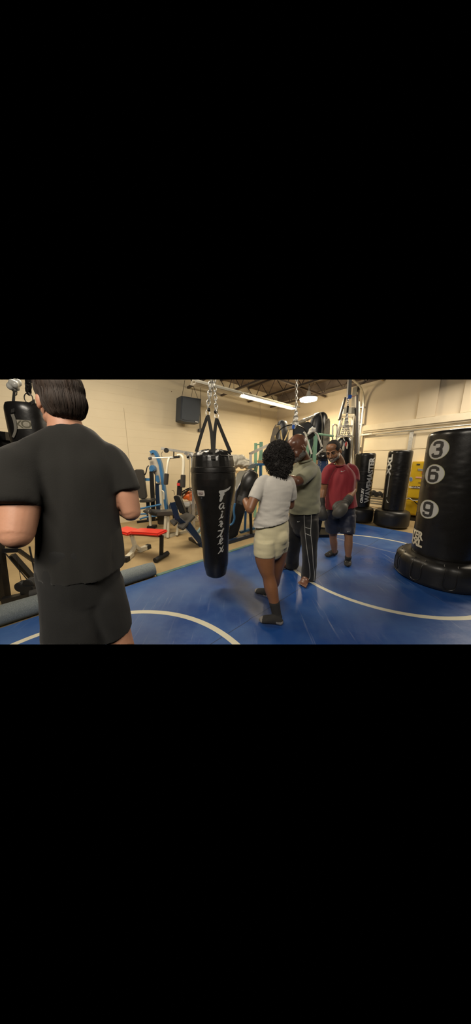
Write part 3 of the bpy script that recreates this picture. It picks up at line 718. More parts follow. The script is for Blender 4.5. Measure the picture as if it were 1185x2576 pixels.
def px_text(txt, px, py, size, C0, rf, m, parent, rot=0.0, bold=.0, shear=0.0, sx=1.0, off=.004, name='lettering', spacing=1.0, align='CENTER'):
    q = hit(px, py, C0, rf, off); th0 = math.atan2(q.y-C0.y, q.x-C0.x); bm = text_mesh(txt, size, bold, shear, spacing=spacing, align=align); c, s = math.cos(rot), math.sin(rot)
    for v in bm.verts:
        x, y = v.co.x*sx, v.co.y; v.co.x, v.co.y = c*x-s*y, s*x+c*y+q.z
    rr = rf(q.z); return decal(bm, lambda x, z: V((C0.x+(rf(z)+off)*math.cos(th0+x/rr), C0.y+(rf(z)+off)*math.sin(th0+x/rr), z)), name, m, parent)
def digit_bm(ch, k, hw=.1):
    six = [(.27, .24), (.24, .40), (.10, .46), (-.10, .46), (-.24, .40), (-.27, .22), (-.27, -.22), (-.24, -.40), (-.10, -.46), (.10, -.46), (.24, -.40), (.27, -.24), (.27, -.10), (.23, .03), (.10, .075), (-.10, .075), (-.22, .03)]
    three = [(-.26, .26), (-.22, .41), (-.08, .46), (.10, .46), (.24, .40), (.27, .24), (.24, .08), (.08, .01), (-.06, .01), (.08, .01), (.25, -.06), (.28, -.24), (.24, -.40), (.10, -.46), (-.10, -.46), (-.24, -.41), (-.28, -.26)]
    pts = {'6': [six], '9': [[(-x, -y) for x, y in six]], '3': [three[:9], three[9:]]}[ch]; bm = bmesh.new()
    for st in pts:
        pp = [V((x, y, 0)) for x, y in st]; n = len(pp); L = []; R_ = []
        for i, p in enumerate(pp):
            d = (pp[min(i+1, n-1)]-pp[max(i-1, 0)]).normalized(); m = V((-d.y, d.x, 0)); L.append(bm.verts.new((p+m*hw)*k)); R_.append(bm.verts.new((p-m*hw)*k))
        for i in range(n-1): bm.faces.new((L[i], L[i+1], R_[i+1], R_[i]))
    return bm
# the big one, nearest
c = V((2.715, 2.72, .004)); zt = P(1130, 1084, 2.72).z
t, rf, c0 = standing_bag('freestanding_punching_bag', 'largest black freestanding punching bag with round numbers 3 6 9 at the right edge', c, .335, .315, zt, .475, .325, .94, notch=9, wrinkle=.007)
for ch, x, y in (('3', 1100, 1130.5), ('6', 1089.5, 1193), ('9', 1075.5, 1281)):
    q = hit(x, y, c, rf); th0 = math.atan2(q.y-c.y, q.x-c.x); rr = rf(q.z); R = .118
    for rad, off, m, nm in ((R, .003, mat('yellow_ring', (.36, .36, .20), .5), 'number_ring'), (R-.005, .0045, M_letter, 'number_disc')):
        bm = disk_bm(rad*1.0, rad, cy=q.z); decal(bm, (lambda off: lambda x, z: V((c.x+(rf(z)+off)*math.cos(th0+x/rr), c.y+(rf(z)+off)*math.sin(th0+x/rr), z)))(off), nm, m, t)
    bm = digit_bm(ch, .172)
    for v in bm.verts: v.co.y += q.z
    decal(bm, lambda x, z: V((c.x+(rf(z)+.0062)*math.cos(th0+x/rr), c.y+(rf(z)+.0062)*math.sin(th0+x/rr), z)), 'number', M_ldark, t)
px_text('WAVEMASTER', 1063, 1351, .145, c, rf, M_lcream, t, bold=.007, sx=.8, align='RIGHT'); px_text('XXL', 1061, 1370, .125, c, rf, M_lcream, t, bold=.008, sx=1.0, align='RIGHT')
# middle one
g = G(981, 1318); c = V((3.86, 5.29, .004)); 
t, rf, c0 = standing_bag('freestanding_punching_bag', 'tall black freestanding punching bag between the narrow one and the yellow cabinet', c, .238, .38, P(1010, 1134, 5.29).z, .37, .38, .95, wrinkle=.008)
px_text('XXL', 980, 1169, .165, c, rf, M_lwhite, t, rot=PI/2, bold=.008, sx=1.45)
px_decal([(972, 1256), (978, 1265), (973, 1264)], 'logo_mark', M_lwhite, t, c, rf)
px_decal([(972, 1250), (974, 1250), (981, 1196), (979, 1196)], 'side_stripe', M_letter, t, c, rf)
# the narrow one
c = V((3.34, 5.80, .004)); 
t, rf, c0 = standing_bag('freestanding_punching_bag', 'narrow black freestanding punching bag with large vertical lettering behind the man in red', c, .235, .38, P(921, 1141, 5.80).z, .34, .36, .95, wrinkle=.004)
px_text('WAVEMASTER', 931, 1209, .205, c, rf, M_letter, t, rot=PI/2, bold=.008, sx=.86, spacing=.98); px_text('CENTURY', 911.5, 1247, .082, c, rf, M_lwhite, t, rot=PI/2, bold=.003, sx=1.0)
for y in (1187, 1215):
    q = hit(925, y, c, rf); bagband(q.z-.006, q.z+.006, .006, 'crease_band', M_pad, t, c, rf)

# yellow cabinet
g = G(1019, 1306, FZ); gu = WU-.42; A = onU(1035, 1160, gu); va = -A.x*SA+A.y*CA; B_ = onU(1019, 1300, gu); va = (va + (-B_.x*SA+B_.y*CA))/2; zt = A.z; cab_v = va
t = thing('tool_cabinet', 'yellow steel cabinet with stickers against the right wall', 'cabinet', UV(gu, va-.45, FZ))
zs = onU(1028, 1254, gu).z; W_ = .86
M_yel = mat('yellow_enamel', (.62, .41, .012), .42, bump=.04, bscale=30, var=.05)
s = MB(); s.box(UV(gu+.2, va-W_/2, (zt+zs)/2), (.4, W_, zt-zs-.02), RZ); s.build('upper_cabinet', M_yel, t, bevel=.008)
s = MB(); s.box(UV(gu+.2, va-W_/2, (zs+.1)/2+.0), (.4, W_, zs-.14), RZ); s.build('lower_cabinet', M_yel, t, bevel=.008)
s = MB(); s.box(UV(gu+.2, va-W_/2, .0+.01), (.38, W_-.04, .1), RZ); s.build('plinth', M_blackp, t)
s = MB(); s.box(UV(gu+.2, va-W_/2, zs), (.36, W_-.04, .05), RZ); s.build('shadow_gap', M_blackp, t)
for zz, zh, nm in (((zt+zs)/2, (zt-zs)-.08, 'door'), ((zs+.1)/2, zs-.22, 'door')):
    for k in (0, 1):
        s = MB(); s.box(UV(gu-.008, va-W_*(.25+.5*k), zz), (.016, W_/2-.02, zh), RZ); s.build(nm, M_yel, t, bevel=.004)
s = MB(); s.tube([onU(1019, 1256, gu-.03), onU(1029, 1253, gu-.05), onU(1040, 1259, gu-.05), onU(1062, 1257, gu-.03)], .012, seg=6, smooth=5); s.build('power_cord', M_letter, t)
s = MB(); s.tube([onU(1039, 1258, gu-.03), onU(1058, 1276, gu-.03)], .01, seg=6); s.build('strap', M_rubber, t)
def usign(pts, m, nm='sticker', off=.022):
    q = [onU(x, y, gu-off) for x, y in pts]; s = MB(); s.prism(q, UV(.003, 0)); return s.build(nm, m, t, smooth=False)
def zz_(x, y): return 1000+x/6.405, 1130+y/6.405
usign([zz_(*p) for p in ((310, 235), (365, 237), (362, 258), (308, 255))], M_ldark)
usign([zz_(*p) for p in ((335, 312), (440, 325), (440, 350), (330, 345))], M_letter)
usign([zz_(*p) for p in ((385, 365), (430, 355), (425, 410), (395, 405))], mat('sticker_red', (.6, .12, .05), .5))
usign([zz_(*p) for p in ((300, 440), (405, 448), (402, 472), (295, 466))], mat('sticker_pale_red', (.75, .35, .28), .5))
usign([zz_(*p) for p in ((335, 535), (400, 538), (400, 546), (335, 543))], M_ldark)
usign([zz_(*p) for p in ((230, 592), (430, 600), (428, 640), (226, 632))], mat('sticker_maroon', (.06, .02, .02), .5))
usign([(1033.5+5*math.cos(a*PI/10), 1205.5+6.3*math.sin(a*PI/10)) for a in range(20)], M_letter)
usign([(1033.5+3.6*math.cos(a*PI/10), 1205.5+4.6*math.sin(a*PI/10)) for a in range(20)], mat('sticker_blue', (.12, .2, .42), .5), off=.026)
def usign_text(txt, x, y, size, m, off=.027, sx=1.0, bold=.0):
    o = onU(x, y, gu-off); bm = text_mesh(txt, size, bold); fn = plane_fn(V((o.x, o.y, o.z)), UV(0, -sx), V((0, 0, 1))); return decal(bm, fn, 'sticker_text', m, t, step=9)
usign_text('Black & Decker', 1047, 1226, .06, M_lwhite, sx=.8, bold=.002); usign_text('CERT PRO', 1054.5, 1201, .035, M_lwhite); usign_text('DANGER', 1060, 1181.5, .04, M_ldark)

# dumbbell rack
ru = WU-.5; a = onU(933, 1252, ru); b = onU(968, 1252, ru); va, vb = [-q.x*SA+q.y*CA for q in (a, b)]; va += .25; vb = cab_v+.08
t = thing('dumbbell_rack', 'silver steel dumbbell rack behind the two smaller freestanding bags', 'rack', UV(ru, (va+vb)/2, FZ))
zr = [onU(950, y, ru).z for y in (1254, 1266, 1285)]
for z in zr:
    s = MB(); s.box(UV(ru-.1, (va+vb)/2, z), (.03, va-vb, .04), RZ); s.build('rail', M_galv, t)
    s = MB(); s.box(UV(ru+.1, (va+vb)/2, z+.03), (.03, va-vb, .04), RZ); s.build('rail', M_galv, t)
for v in (va, vb):
    s = MB(); s.bar(UV(ru-.12, v, FZ), UV(ru+.12, v, zr[0]+.03), .05, .05); s.bar(UV(ru-.3, v, FZ+.025), UV(ru+.2, v, FZ+.025), .05, .05); s.build('rack_leg', M_galv, t)
def dumbbell(c, r, L, ang, label):
    d = thing('hex_dumbbell', label, 'dumbbell', c, 'hex dumbbells on the top of the rack'); ax = UV(math.cos(ang), math.sin(ang))
    for k in (-1, 1):
        s = MB(); p = c+ax*(k*L/2); s.cyl(p-ax*.05, p+ax*.05, r, seg=6); s.build('weight', M_rubber, d, bevel=.008, smooth=False)
    s = MB(); s.cyl(c-ax*L/2, c+ax*L/2, .015, seg=10); s.build('handle', M_steel, d)
n = 6
for k in range(n):
    v = va-.1-(va-vb-.2)*k/(n-1); r = .066+.01*((k*2) % 3)
    dumbbell(UV(ru, v, zr[0]+.056+r), r, .2, .0, ('leftmost', 'second from left', 'third from left', 'third from right', 'second from right', 'rightmost')[k]+' black hex dumbbell in the row on the silver rack')

# cream ringed base with black scribbles behind the men
g = G(815, 1336); c = V((2.13, 5.02, .004))
t = thing('canvas_drum', 'cream canvas drum with black scribbled drawing and black foot ring between the two men', 'drum', c)
s = MB(); s.lathe([(.26, .0), (.285, .02), (.285, .07), (.26, .085)], c); s.build('foot_ring', M_blackp, t)
drf = lambda z: .255-.16*(z-.08)
s = MB(); s.lathe([(drf(z), z) for z in (.08, .15, .3, .42, .5)]+[(.13, .52)], c); s.build('drum_body', mat('cream_canvas', (.62, .52, .32), .7, var=.08), t)
s = MB(); rnd = random.Random(3)
for k in range(7):
    pts = []; th = math.atan2(-c.y, -c.x)+rnd.uniform(-.1, .55); z = rnd.uniform(.15, .4); rr = rnd.uniform(.03, .06)
    for i in range(18):
        a = th+rr/drf(z)*math.cos(i*.7+k)*(.5+.5*math.sin(i*.31)); zz2 = z+rr*math.sin(i*.7+k*2); q = drf(zz2)+.003; pts.append(c+V((q*math.cos(a), q*math.sin(a), zz2)))
    s.tube(pts, .0035, seg=4, smooth=2)
s.build('scribble', M_ldark, t)

# black duffel behind the grey man's feet
c = G(722, 1373)+V((.12, .2, .02))
t = thing('duffel_bag', 'black duffel bag on the mat behind the trouser legs', 'bag', c)
s = MB(); s.limb([c+V((-.25, 0, .1)), c+V((-.1, 0, .11)), c+V((.15, 0, .11)), c+V((.3, 0, .1))], [(.07, .08), (.12, .11), (.12, .11), (.07, .08)], side=(0, 1, 0)); s.build('bag_body', M_web, t, remesh=.02, sm=2)
s = MB(); s.tube([c+V((-.1, -.08, .15)), c+V((-.05, -.1, .26)), c+V((.08, -.1, .26)), c+V((.13, -.08, .15))], .01, seg=6, smooth=4); s.build('carry_handle', M_web, t)

# ------------------------------------------------------------------ red bench
A = V((-1.19, 3.42, FZ)); B = V((-1.92, 3.70, FZ)); d = (B-A).normalized(); n = V((-d.y, d.x, 0)); n = n if n.y > 0 else -n
t = thing('weight_bench', 'red vinyl weight bench with cream and black legs on bare concrete', 'bench', (A+B)/2)
zh = P(410, 1336, 3.42).z
def pad(p0, p1, w, th, name, m, parent, bev=.025, hint=(0, 0, 1)):
    s = MB(); s.bar(p0, p1, w, th, hint=hint); return s.build(name, m, parent, bevel=bev)
pad(A+V((0, 0, zh-FZ-.03))-d*.02, A+d*.58+V((0, 0, zh-FZ-.06)), .27, .055, 'backrest', M_red, t)
pad(A+d*.60+V((0, 0, zh-FZ-.09)), A+d*.92+V((0, 0, zh-FZ-.06)), .29, .06, 'seat', M_red, t)
s = MB(); s.bar(A+d*.03+V((0, 0, zh-FZ-.08)), A+d*.9+V((0, 0, zh-FZ-.13)), .05, .04, hint=(0, 0, 1)); s.build('spine', M_blackm, t)
s = MB(); s.bar(A+d*.06+V((0, 0, .06)), A+d*.02+V((0, 0, zh-FZ-.08)), .055, .055); s.build('leg', M_blackm, t, bevel=.004)
s = MB(); s.cyl(A+d*.05-n*.17+V((0, 0, .045)), A+d*.05+n*.15+V((0, 0, .045)), .04); s.build('roller_foot', M_rubber, t)
s = MB(); q = A+d*.62; s.bar(q+V((0, 0, .16)), q+d*.05+V((0, 0, zh-FZ-.12)), .07, .05); s.build('leg', M_cream, t, bevel=.004)
for k in (-1, 1):
    s = MB(); e = q-d*.12*(.6 if k < 0 else .1)+n*k*.26+V((0, 0, .04)); s.bar(q+V((0, 0, .16)), q+n*k*.1+V((0, 0, .05)), .06, .06); s.bar(q+n*k*.08+V((0, 0, .045)), e, .08, .075, hint=(0, 0, 1)); s.build('foot', M_cream, t, bevel=.004)
    s = MB(); s.bar(e-(e-q).normalized()*.03, e+V(((e-q).x, (e-q).y, 0)).normalized()*.07, .088, .083, hint=(0, 0, 1)); s.build('rubber_cap', M_rubber, t, bevel=.006)

# ------------------------------------------------------------------ navy roman chair in front of the white gym
YR = 3.95
t = thing('hyperextension_bench', 'navy hyperextension bench with dark split hip pads leaning left of the teardrop bag', 'exercise bench', G(500, 1372, FZ))
s = MB(); s.bar(P(504, 1364, YR+.05), P(471, 1316, YR), .105, .12); s.build('main_beam', M_navy, t, bevel=.006)
s = MB(); s.bar(P(497, 1366, YR-.04), P(465, 1326, YR-.05), .02, .02); s.build('adjuster_rod', M_steel, t)
s = MB(); s.bar(P(434, 1264, YR-.1), P(447, 1306, YR-.1), .09, .05, hint=(0, 1, 0)); s.bar(P(446, 1302, YR-.1), P(463, 1317, YR-.02), .085, .05, hint=(0, 1, 0)); s.build('back_bar', M_navy, t, bevel=.004)
s = MB(); s.prism([P(x, y, YR-.02) for x, y in ((435, 1250), (438, 1247), (447, 1247), (452, 1252), (465, 1288), (463, 1292), (455, 1293), (451, 1290))], (.02, .09, 0)); s.build('back_pad', M_blackp, t, bevel=.012)
s = MB(); s.prism([P(450, 1297, YR+.2), P(470, 1288, YR+.3), P(491, 1297, YR+.18), P(460, 1330, YR-.22), P(446, 1323, YR-.16)], (0, 0.01, -.05)); s.build('hip_pad', M_pad, t, bevel=.01)
s = MB(); s.prism([P(426, 1309, YR-.05), P(441, 1300, YR+.05), P(447, 1311, YR-.05), P(438, 1320, YR-.16)], (0, .01, -.045)); s.build('hip_pad', M_pad, t, bevel=.01)
s = MB(); q0 = G(478, 1358, FZ); q1 = G(515, 1378, FZ); s.bar(V((q0.x, q0.y, FZ+.03)), V((q1.x, q1.y, FZ+.03)), .07, .06, hint=(0, 0, 1)); s.build('foot', M_blackm, t, bevel=.004)
s = MB(); s.bar(P(492, 1346, YR+.1), P(506, 1329, YR+.35), .04, .06); s.build('rail', mat('pale_teal_enamel', (.22, .34, .36), .4), t)
s = MB(); s.bar(P(500, 1356, YR+.1), P(510, 1342, YR+.35), .04, .06); s.build('rail', mat('pale_teal_enamel', (.22, .34, .36), .4), t)
s = MB(); s.bar(P(505, 1366, YR+.06), P(515, 1378, YR), .08, .1); s.build('beam_end', M_navy, t)

# ------------------------------------------------------------------ blue machine near the long wall
YB = 5.0
t = thing('shoulder_press_machine', 'blue weight machine with tall dark backrest and arched side plate by the long wall', 'exercise machine', G(380, 1312, FZ))
s = MB(); s.prism([P(x, y, YB) for x, y in ((336, 1186), (339, 1181.5), (356, 1181.5), (360, 1185), (368.5, 1250), (366, 1255), (353, 1256), (347, 1250))], (.0, .08, .01)); s.build('backrest', M_pad, t, bevel=.015)
s = MB(); s.prism([P(x, y, YB+.3) for x, y in ((375, 1155), (377, 1142), (382, 1136), (388, 1138), (398, 1162), (407, 1188), (410, 1230), (404, 1222), (392, 1200), (378, 1172))], (0, .02, 0)); s.build('side_plate', mat('pale_grey_plate', (.42, .38, .31), .5, var=.1), t)
s = MB()
arc = [(378, 1139), (384, 1135.5), (389, 1138), (396, 1152), (402, 1168), (406, 1192), (411, 1230), (418, 1286)]
pp = catmull([P(x, y, YB+.25) for x, y in arc], 4); rings = []
for i, p in enumerate(pp):
    tt = (pp[min(i+1, len(pp)-1)]-pp[max(i-1, 0)]).normalized(); a = tt.cross(V((0, 1, 0))).normalized(); rings.append([p-a*.032, p+a*.032, p+a*.032+V((0, .12, 0)), p-a*.032+V((0, .12, 0))])
s._quads(rings); s.build('arched_beam', M_blue, t)
s = MB(); s.prism([P(x, y, YB+.1) for x, y in ((374, 1176), (378, 1170), (383, 1170), (387, 1176), (388, 1184), (383, 1187), (376, 1187))], (0, .18, 0)); s.build('pivot_housing', M_blue, t, bevel=.015)
s = MB(); s.bar(P(381, 1186, YB+.15), P(387, 1308, YB+.15), .06, .08); s.build('upright', M_blackm, t)
s = MB(); s.bar(P(396, 1216, YB+.2), P(400, 1300, YB+.2), .07, .09); s.build('upright', M_navy, t)
s = MB(); s.bar(P(391, 1188, YB+.1), P(391, 1245, YB+.1), .018, .018); s.build('guide_rod', M_steel, t)
s = MB(); s.bar(P(362, 1206, YB+.15), P(382, 1206.5, YB+.15), .05, .06, hint=(0, 0, 1)); s.build('cross_beam', M_blue, t)
s = MB(); s.prism([P(x, y, YB+.1) for x, y in ((389, 1197), (396, 1196), (400, 1212), (397, 1216), (390, 1208))], (0, .08, 0)); s.build('linkage', M_blue, t, bevel=.008)
s = MB(); s.tube([P(362, 1196, YB+.1), P(367, 1190, YB+.05), P(370, 1176, YB+.05), P(374, 1172, YB+.1)], .013, seg=7, smooth=4); s.build('press_arm', M_blackm, t)
s = MB(); s.tube([P(381, 1152.5, YB+.2), P(374, 1154, YB+.2)], .03, seg=10); s.build('bar_end', M_grey, t)
s = MB(); s.box(P(372, 1258.5, YB), (.30, .3, .06)); s.build('seat', M_pad, t, bevel=.02)
s = MB(); s.tube([P(352, 1280, YB-.1), P(405, 1269, YB-.1)], .022, seg=8); s.build('cross_tube', M_blue, t)
s = MB(); s.tube([P(352, 1294, YB-.2), P(368, 1293, YB-.2), P(378, 1298, YB-.2)], .018, seg=8, smooth=3); s.build('cross_tube', M_blue, t)
s = MB(); s.tube([P(352, 1306, YB-.2), P(372, 1300, YB-.2), P(400, 1298, YB-.1)], .02, seg=8, smooth=3); s.build('cross_tube', M_blue, t)
q0 = G(345, 1316, FZ); q1 = G(402, 1308, FZ); s = MB(); s.bar(q0+V((0, 0, .03)), q1+V((0, 0, .03)), .07, .06, hint=(0, 0, 1)); s.build('base_bar', M_blackm, t)
s = MB(); s.bar(P(372, 1259, YB+.05), P(374, 1310, YB+.05), .06, .06); s.build('seat_post', M_navy, t)
s = MB(); s.box(P(412, 1305, YB-.1), (.22, .25, .22)); s.build('weight_box', M_blackp, t, bevel=.02)
s = MB(); s.tube([P(405, 1234, YB-.05), P(409, 1235, YB-.05), P(412, 1240, YB-.05), P(412.5, 1256, YB-.05)], .016, seg=8, smooth=4); s.build('handle', M_cream, t)
s = MB(); s.bar(P(403.5, 1220, YB-.05), P(407, 1284, YB-.05), .045, .05); s.build('upright', M_cream, t)

# ------------------------------------------------------------------ white multi gym with fly arms
YW = 4.75
t = thing('multi_gym', 'cream and chrome multi gym with hanging padded fly arms left of the teardrop bag', 'exercise machine', G(470, 1340, FZ))
s = MB(); s.bar(P(405, 1128, YW), P(486, 1141, YW+.25), .05, .05, hint=(0, 0, 1)); s.build('top_beam', M_galv, t)
s = MB(); c = P(418.5, 1133, YW-.02); s.cyl(c-V((0, .02, 0)), c+V((0, .02, 0)), .05); s.build('pulley', M_blackp, t, bevel=.008)
s = MB(); s.tube([P(409, 1136, YW), P(406, 1142, YW), P(408, 1150, YW)], .006, seg=6, smooth=3); s.build('cable_hook', M_steel, t)
s = MB(); s.bar(P(483.5, 1139, YW+.2), P(489, 1345, YW+.2), .05, .06); s.build('upright', M_galv, t)
s = MB(); s.bar(P(477, 1142, YW+.25), P(479, 1335, YW+.35), .012, .012); s.build('guide_rod', M_steel, t)
s = MB()
for x, y in ((468, 1141), (473, 1148), (479, 1146), (474, 1152)): s.cyl(P(x, y, YW+.15)-V((0, .03, 0)), P(x, y, YW+.15)+V((0, .02, 0)), .035, seg=14)
s.build('pulley_cluster', M_steel, t)
s = MB(); s.tube([P(383, 1152.5, YW-.1), P(436, 1150.5, YW-.1)], .012, seg=8); s.build('lat_bar', M_white, t)
s = MB(); s.bar(P(434, 1151, YW), P(452, 1149, YW), .05, .045, hint=(0, 0, 1)); s.bar(P(437.5, 1136, YW), P(437, 1152, YW), .02, .02); s.build('pivot_block', M_blackm, t)
s = MB(); s.tube([P(431, 1151, YW-.05), P(425, 1154, YW-.1), P(422, 1166, YW-.15), P(418.5, 1192, YW-.2)], .024, seg=10, smooth=5); s.build('fly_arm', M_cream, t)
s = MB(); s.cyl(P(419.5, 1191, YW-.2), P(417, 1219, YW-.2), .046); s.build('foam_pad', M_pad, t, bevel=.01)
s = MB(); s.tube([P(446, 1146, YW), P(454, 1145, YW), P(460, 1152, YW-.03), P(461.5, 1168, YW-.05), P(460, 1196, YW-.1)], .032, seg=10, smooth=5); s.build('fly_arm', M_cream, t)
s = MB(); s.cyl(P(461, 1194, YW-.1), P(460, 1226, YW-.1), .052); s.build('foam_pad', M_pad, t, bevel=.01)
s = MB(); s.prism([P(x, y, YW+.1) for x, y in ((446, 1212), (449, 1206.5), (456, 1206.5), (458, 1210), (455, 1262), (443, 1262))], (0, .08, 0)); s.build('back_pad', M_blackp, t, bevel=.014)
s = MB(); s.box(P(449, 1218.5, YW+.07), (.06, .03, .055)); s.build('red_tag', mat('red_tag', (.55, .03, .03), .5), t)
s = MB(); s.prism([P(x, y, YW-.3) for x, y in ((357, 1286), (362, 1284), (372, 1288), (396, 1289), (430, 1287), (440, 1291), (437, 1297), (395, 1299), (372, 1296))], (0, .26, .01)); s.build('seat', M_pad, t, bevel=.012)
s = MB(); s.cyl(P(377, 1286, YW-.42), P(390, 1292.5, YW-.32), .05); s.build('leg_roller', M_rubber, t, bevel=.01)
s = MB(); s.bar(P(376.5, 1284, YW-.35), P(379, 1322, YW-.35), .05, .04); s.build('leg_lever', M_cream, t)
q = G(381, 1330, FZ); s = MB(); s.box(q+V((0, .05, .035)), (.2, .18, .07)); s.build('rubber_foot', M_rubber, t, bevel=.01)
s = MB(); s.bar(P(417, 1297, YW-.25), P(415, 1338, YW-.25), .05, .05); s.build('leg', M_cream, t)
s = MB(); s.bar(P(424, 1297, YW-.2), P(422.5, 1352, YW-.25), .06, .05); s.build('leg', M_cream, t)
s = MB(); s.bar(P(449, 1318, YW-.1), P(445, 1346, YW-.15), .055, .05); s.build('leg', M_cream, t)
q0 = G(422, 1352, FZ); q1 = G(488, 1334, FZ); s = MB(); s.bar(q0+V((0, 0, .03)), q1+V((0, 0, .03)), .06, .06, hint=(0, 0, 1)); s.build('base_bar', M_cream, t)
s = MB(); s.box(G(405, 1350, FZ)+V((0, .1, .03)), (.26, .22, .06)); s.build('foot_plate', M_cream, t, bevel=.004)
s = MB(); c = P(493, 1306, YW+.2); s.tube([c+V((.07*math.cos(a*PI/10), 0, .07*math.sin(a*PI/10))) for a in range(20)], .01, seg=6, loop=True); s.cyl(c-V((0, .02, 0)), c+V((0, .02, 0)), .045); s.build('flywheel', M_steel, t)

# orange engine tool beside the wall
YO = 5.35
t = thing('engine_tool', 'orange and black engine tool with hoses standing by the long wall', 'machine', G(470, 1306, FZ))
s = MB(); c = P(473, 1248, YO)
for dx, dz, r in ((0, 0, .10), (.09, .05, .09), (-.07, -.03, .07), (.05, -.06, .08), (-.02, .08, .06), (.12, -.02, .07)): s.ball(c+V((dx, 0.03*dx, dz)), (r, r*.9, r*.8), 10, 8)
s.build('engine_housing', M_orangep, t, remesh=.018, sm=1)
s = MB()
for k in range(3): s.tube([c+V((-.18+.02*k, -.05, -.08)), c+V((-.16+.05*k, -.09, .08+.03*k)), c+V((-.02+.06*k, -.08, .17+.02*k)), c+V((.12+.02*k, -.06, .13-.03*k))], .009, seg=6, smooth=4)
s.tube([c+V((-.2, -.08, .0)), c+V((.1, -.1, .2))], .022, seg=8)
s.build('hose', M_blackp, t)
s = MB(); s.box(P(474, 1268, YO), (.34, .3, .12)); s.build('cover', M_letter, t, bevel=.03)
s = MB(); s.prism([P(x, y, YO-.1) for x, y in ((455, 1276), (492, 1270), (488, 1300), (460, 1302))], (0, .35, 0)); s.build('tub', M_blackp, t, bevel=.01)
s = MB(); c = P(488, 1283, YO-.18); s.cyl(c, c+V((0, .08, 0)), .15, seg=28); s.build('wheel', mat('grey_tyre', (.16, .15, .13), .7), t, bevel=.02)
s = MB(); s.cyl(c-V((0, .005, 0)), c+V((0, .085, 0)), .07, seg=20); s.build('hub', M_steel, t)
s = MB(); c = P(436, 1276, YO); s.cyl(c, c+V((0, .06, 0)), .12, seg=28); s.build('spare_wheel', M_grey, t, bevel=.02)
s = MB(); c = P(448, 1238, YO-.1); s.tube([P(432, 1234, YO), P(437, 1235, YO), P(439, 1245, YO)], .006, seg=5, smooth=3); s.build('wire', M_rubber, t)
s = MB(); s.bar(P(436, 1285, YO+.05), P(438, 1304, YO+.05), .05, .05); s.bar(P(428, 1266, YO), P(447, 1266, YO), .05, .04); s.build('axle_stand', M_blackm, t)
# ------------------------------------------------------------------ padded machine right of the teardrop bag
YT = 4.35
t = thing('padded_incline_machine', 'large black padded machine leaning on a blue frame right of the teardrop bag', 'exercise machine', G(600, 1350, FZ))
s = MB(); q = [P(572, 1362, YT), P(598, 1349, YT), P(624, 1262, YT+.15), P(651, 1200, YT+.3), P(649, 1190, YT+.32), P(636, 1180, YT+.3), P(621, 1188, YT+.25), P(596, 1232, YT+.1)]
s.prism(q, (-.10, .35, .0)); s.build('padded_body', M_black, t, bevel=.02)
s = MB(); q = [P(590, 1212, YT+.25), P(596, 1192, YT+.35), P(604, 1184.5, YT+.4), P(617, 1185, YT+.4), P(622, 1187, YT+.3), P(601, 1222, YT+.1), P(592, 1240, YT+.1)]
s.prism(q, (.0, .2, .0)); s.build('side_shield', mat('grey_gloss_shield', (.17, .165, .14), .22), t, bevel=.015)
s = MB(); s.tube([P(627, 1182, YT), P(616, 1192, YT-.02), P(606, 1212, YT-.03), P(598, 1228, YT-.04), P(593, 1240, YT-.04), P(590.5, 1270, YT-.04)], .014, seg=8, smooth=5); s.build('chrome_rail', M_steel, t)
s = MB(); s.tube([P(591, 1266, YT-.06), P(588.5, 1285, YT-.06), P(590, 1304, YT-.06), P(585, 1317, YT-.06), P(578, 1321, YT-.06)], .021, seg=8, smooth=5); s.build('blue_handle', M_blue, t)
s = MB(); s.prism([P(x, y, YT+.25) for x, y in ((626, 1172), (634, 1167.5), (650, 1168), (640, 1178), (622, 1180))], (.02, .2, 0)); s.build('clear_cover', mat('smoked_plastic', (.12, .14, .14), .15, coat=.5), t, bevel=.008)
s = MB(); s.bar(P(618, 1285, YT+.3), P(616, 1334, YT+.3), .055, .05); s.build('upright', M_blue, t)
q0 = G(573, 1368, FZ); q1 = G(640, 1348, FZ); s = MB(); s.bar(q0+V((0, 0, .035)), q1+V((0, 0, .035)), .08, .07, hint=(0, 0, 1)); s.build('base_bar', M_navy, t, bevel=.004)
s = MB(); s.bar(P(604, 1339, YT+.3), P(640, 1328, YT+.5), .07, .05, hint=(0, 0, 1)); s.build('base_bar', M_blue, t, bevel=.004)
s = MB(); s.bar(P(655, 1168, YT+.5), P(657, 1300, YT+.5), .06, .05); s.build('upright', M_blue, t)
s = MB(); s.bar(P(640, 1169, YT+.4), P(664, 1168, YT+.5), .05, .05, hint=(0, 0, 1)); s.build('cross_beam', M_blue, t)
s = MB(); s.bar(P(630, 1291, YT+.2), P(632, 1345, YT+.2), .06, .06); s.build('leg', M_blackm, t)

# grey squat frame behind the woman's shoulder
YS = 5.35
t = thing('squat_frame', 'bare grey steel squat frame with sloping top bar behind the woman', 'exercise frame', G(631, 1330, FZ))
s = MB(); s.bar(P(630.5, 1143, YS), P(631, 1330, YS), .05, .06); s.build('upright', M_galv, t, bevel=.004)
s = MB(); s.bar(P(628, 1142, YS), P(700, 1108, YS+.5), .05, .06, hint=(0, 0, 1)); s.build('top_bar', M_galv, t, bevel=.004)
s = MB(); s.bar(P(697, 1110, YS+.5), P(697, 1310, YS+.5), .05, .06); s.build('upright', M_galv, t)
s = MB(); q0 = G(625, 1338, FZ); q1 = G(700, 1316, FZ); s.bar(q0+V((0, 0, .03)), q1+V((0, 0, .03)), .06, .06, hint=(0, 0, 1)); s.build('base_bar', M_galv, t)

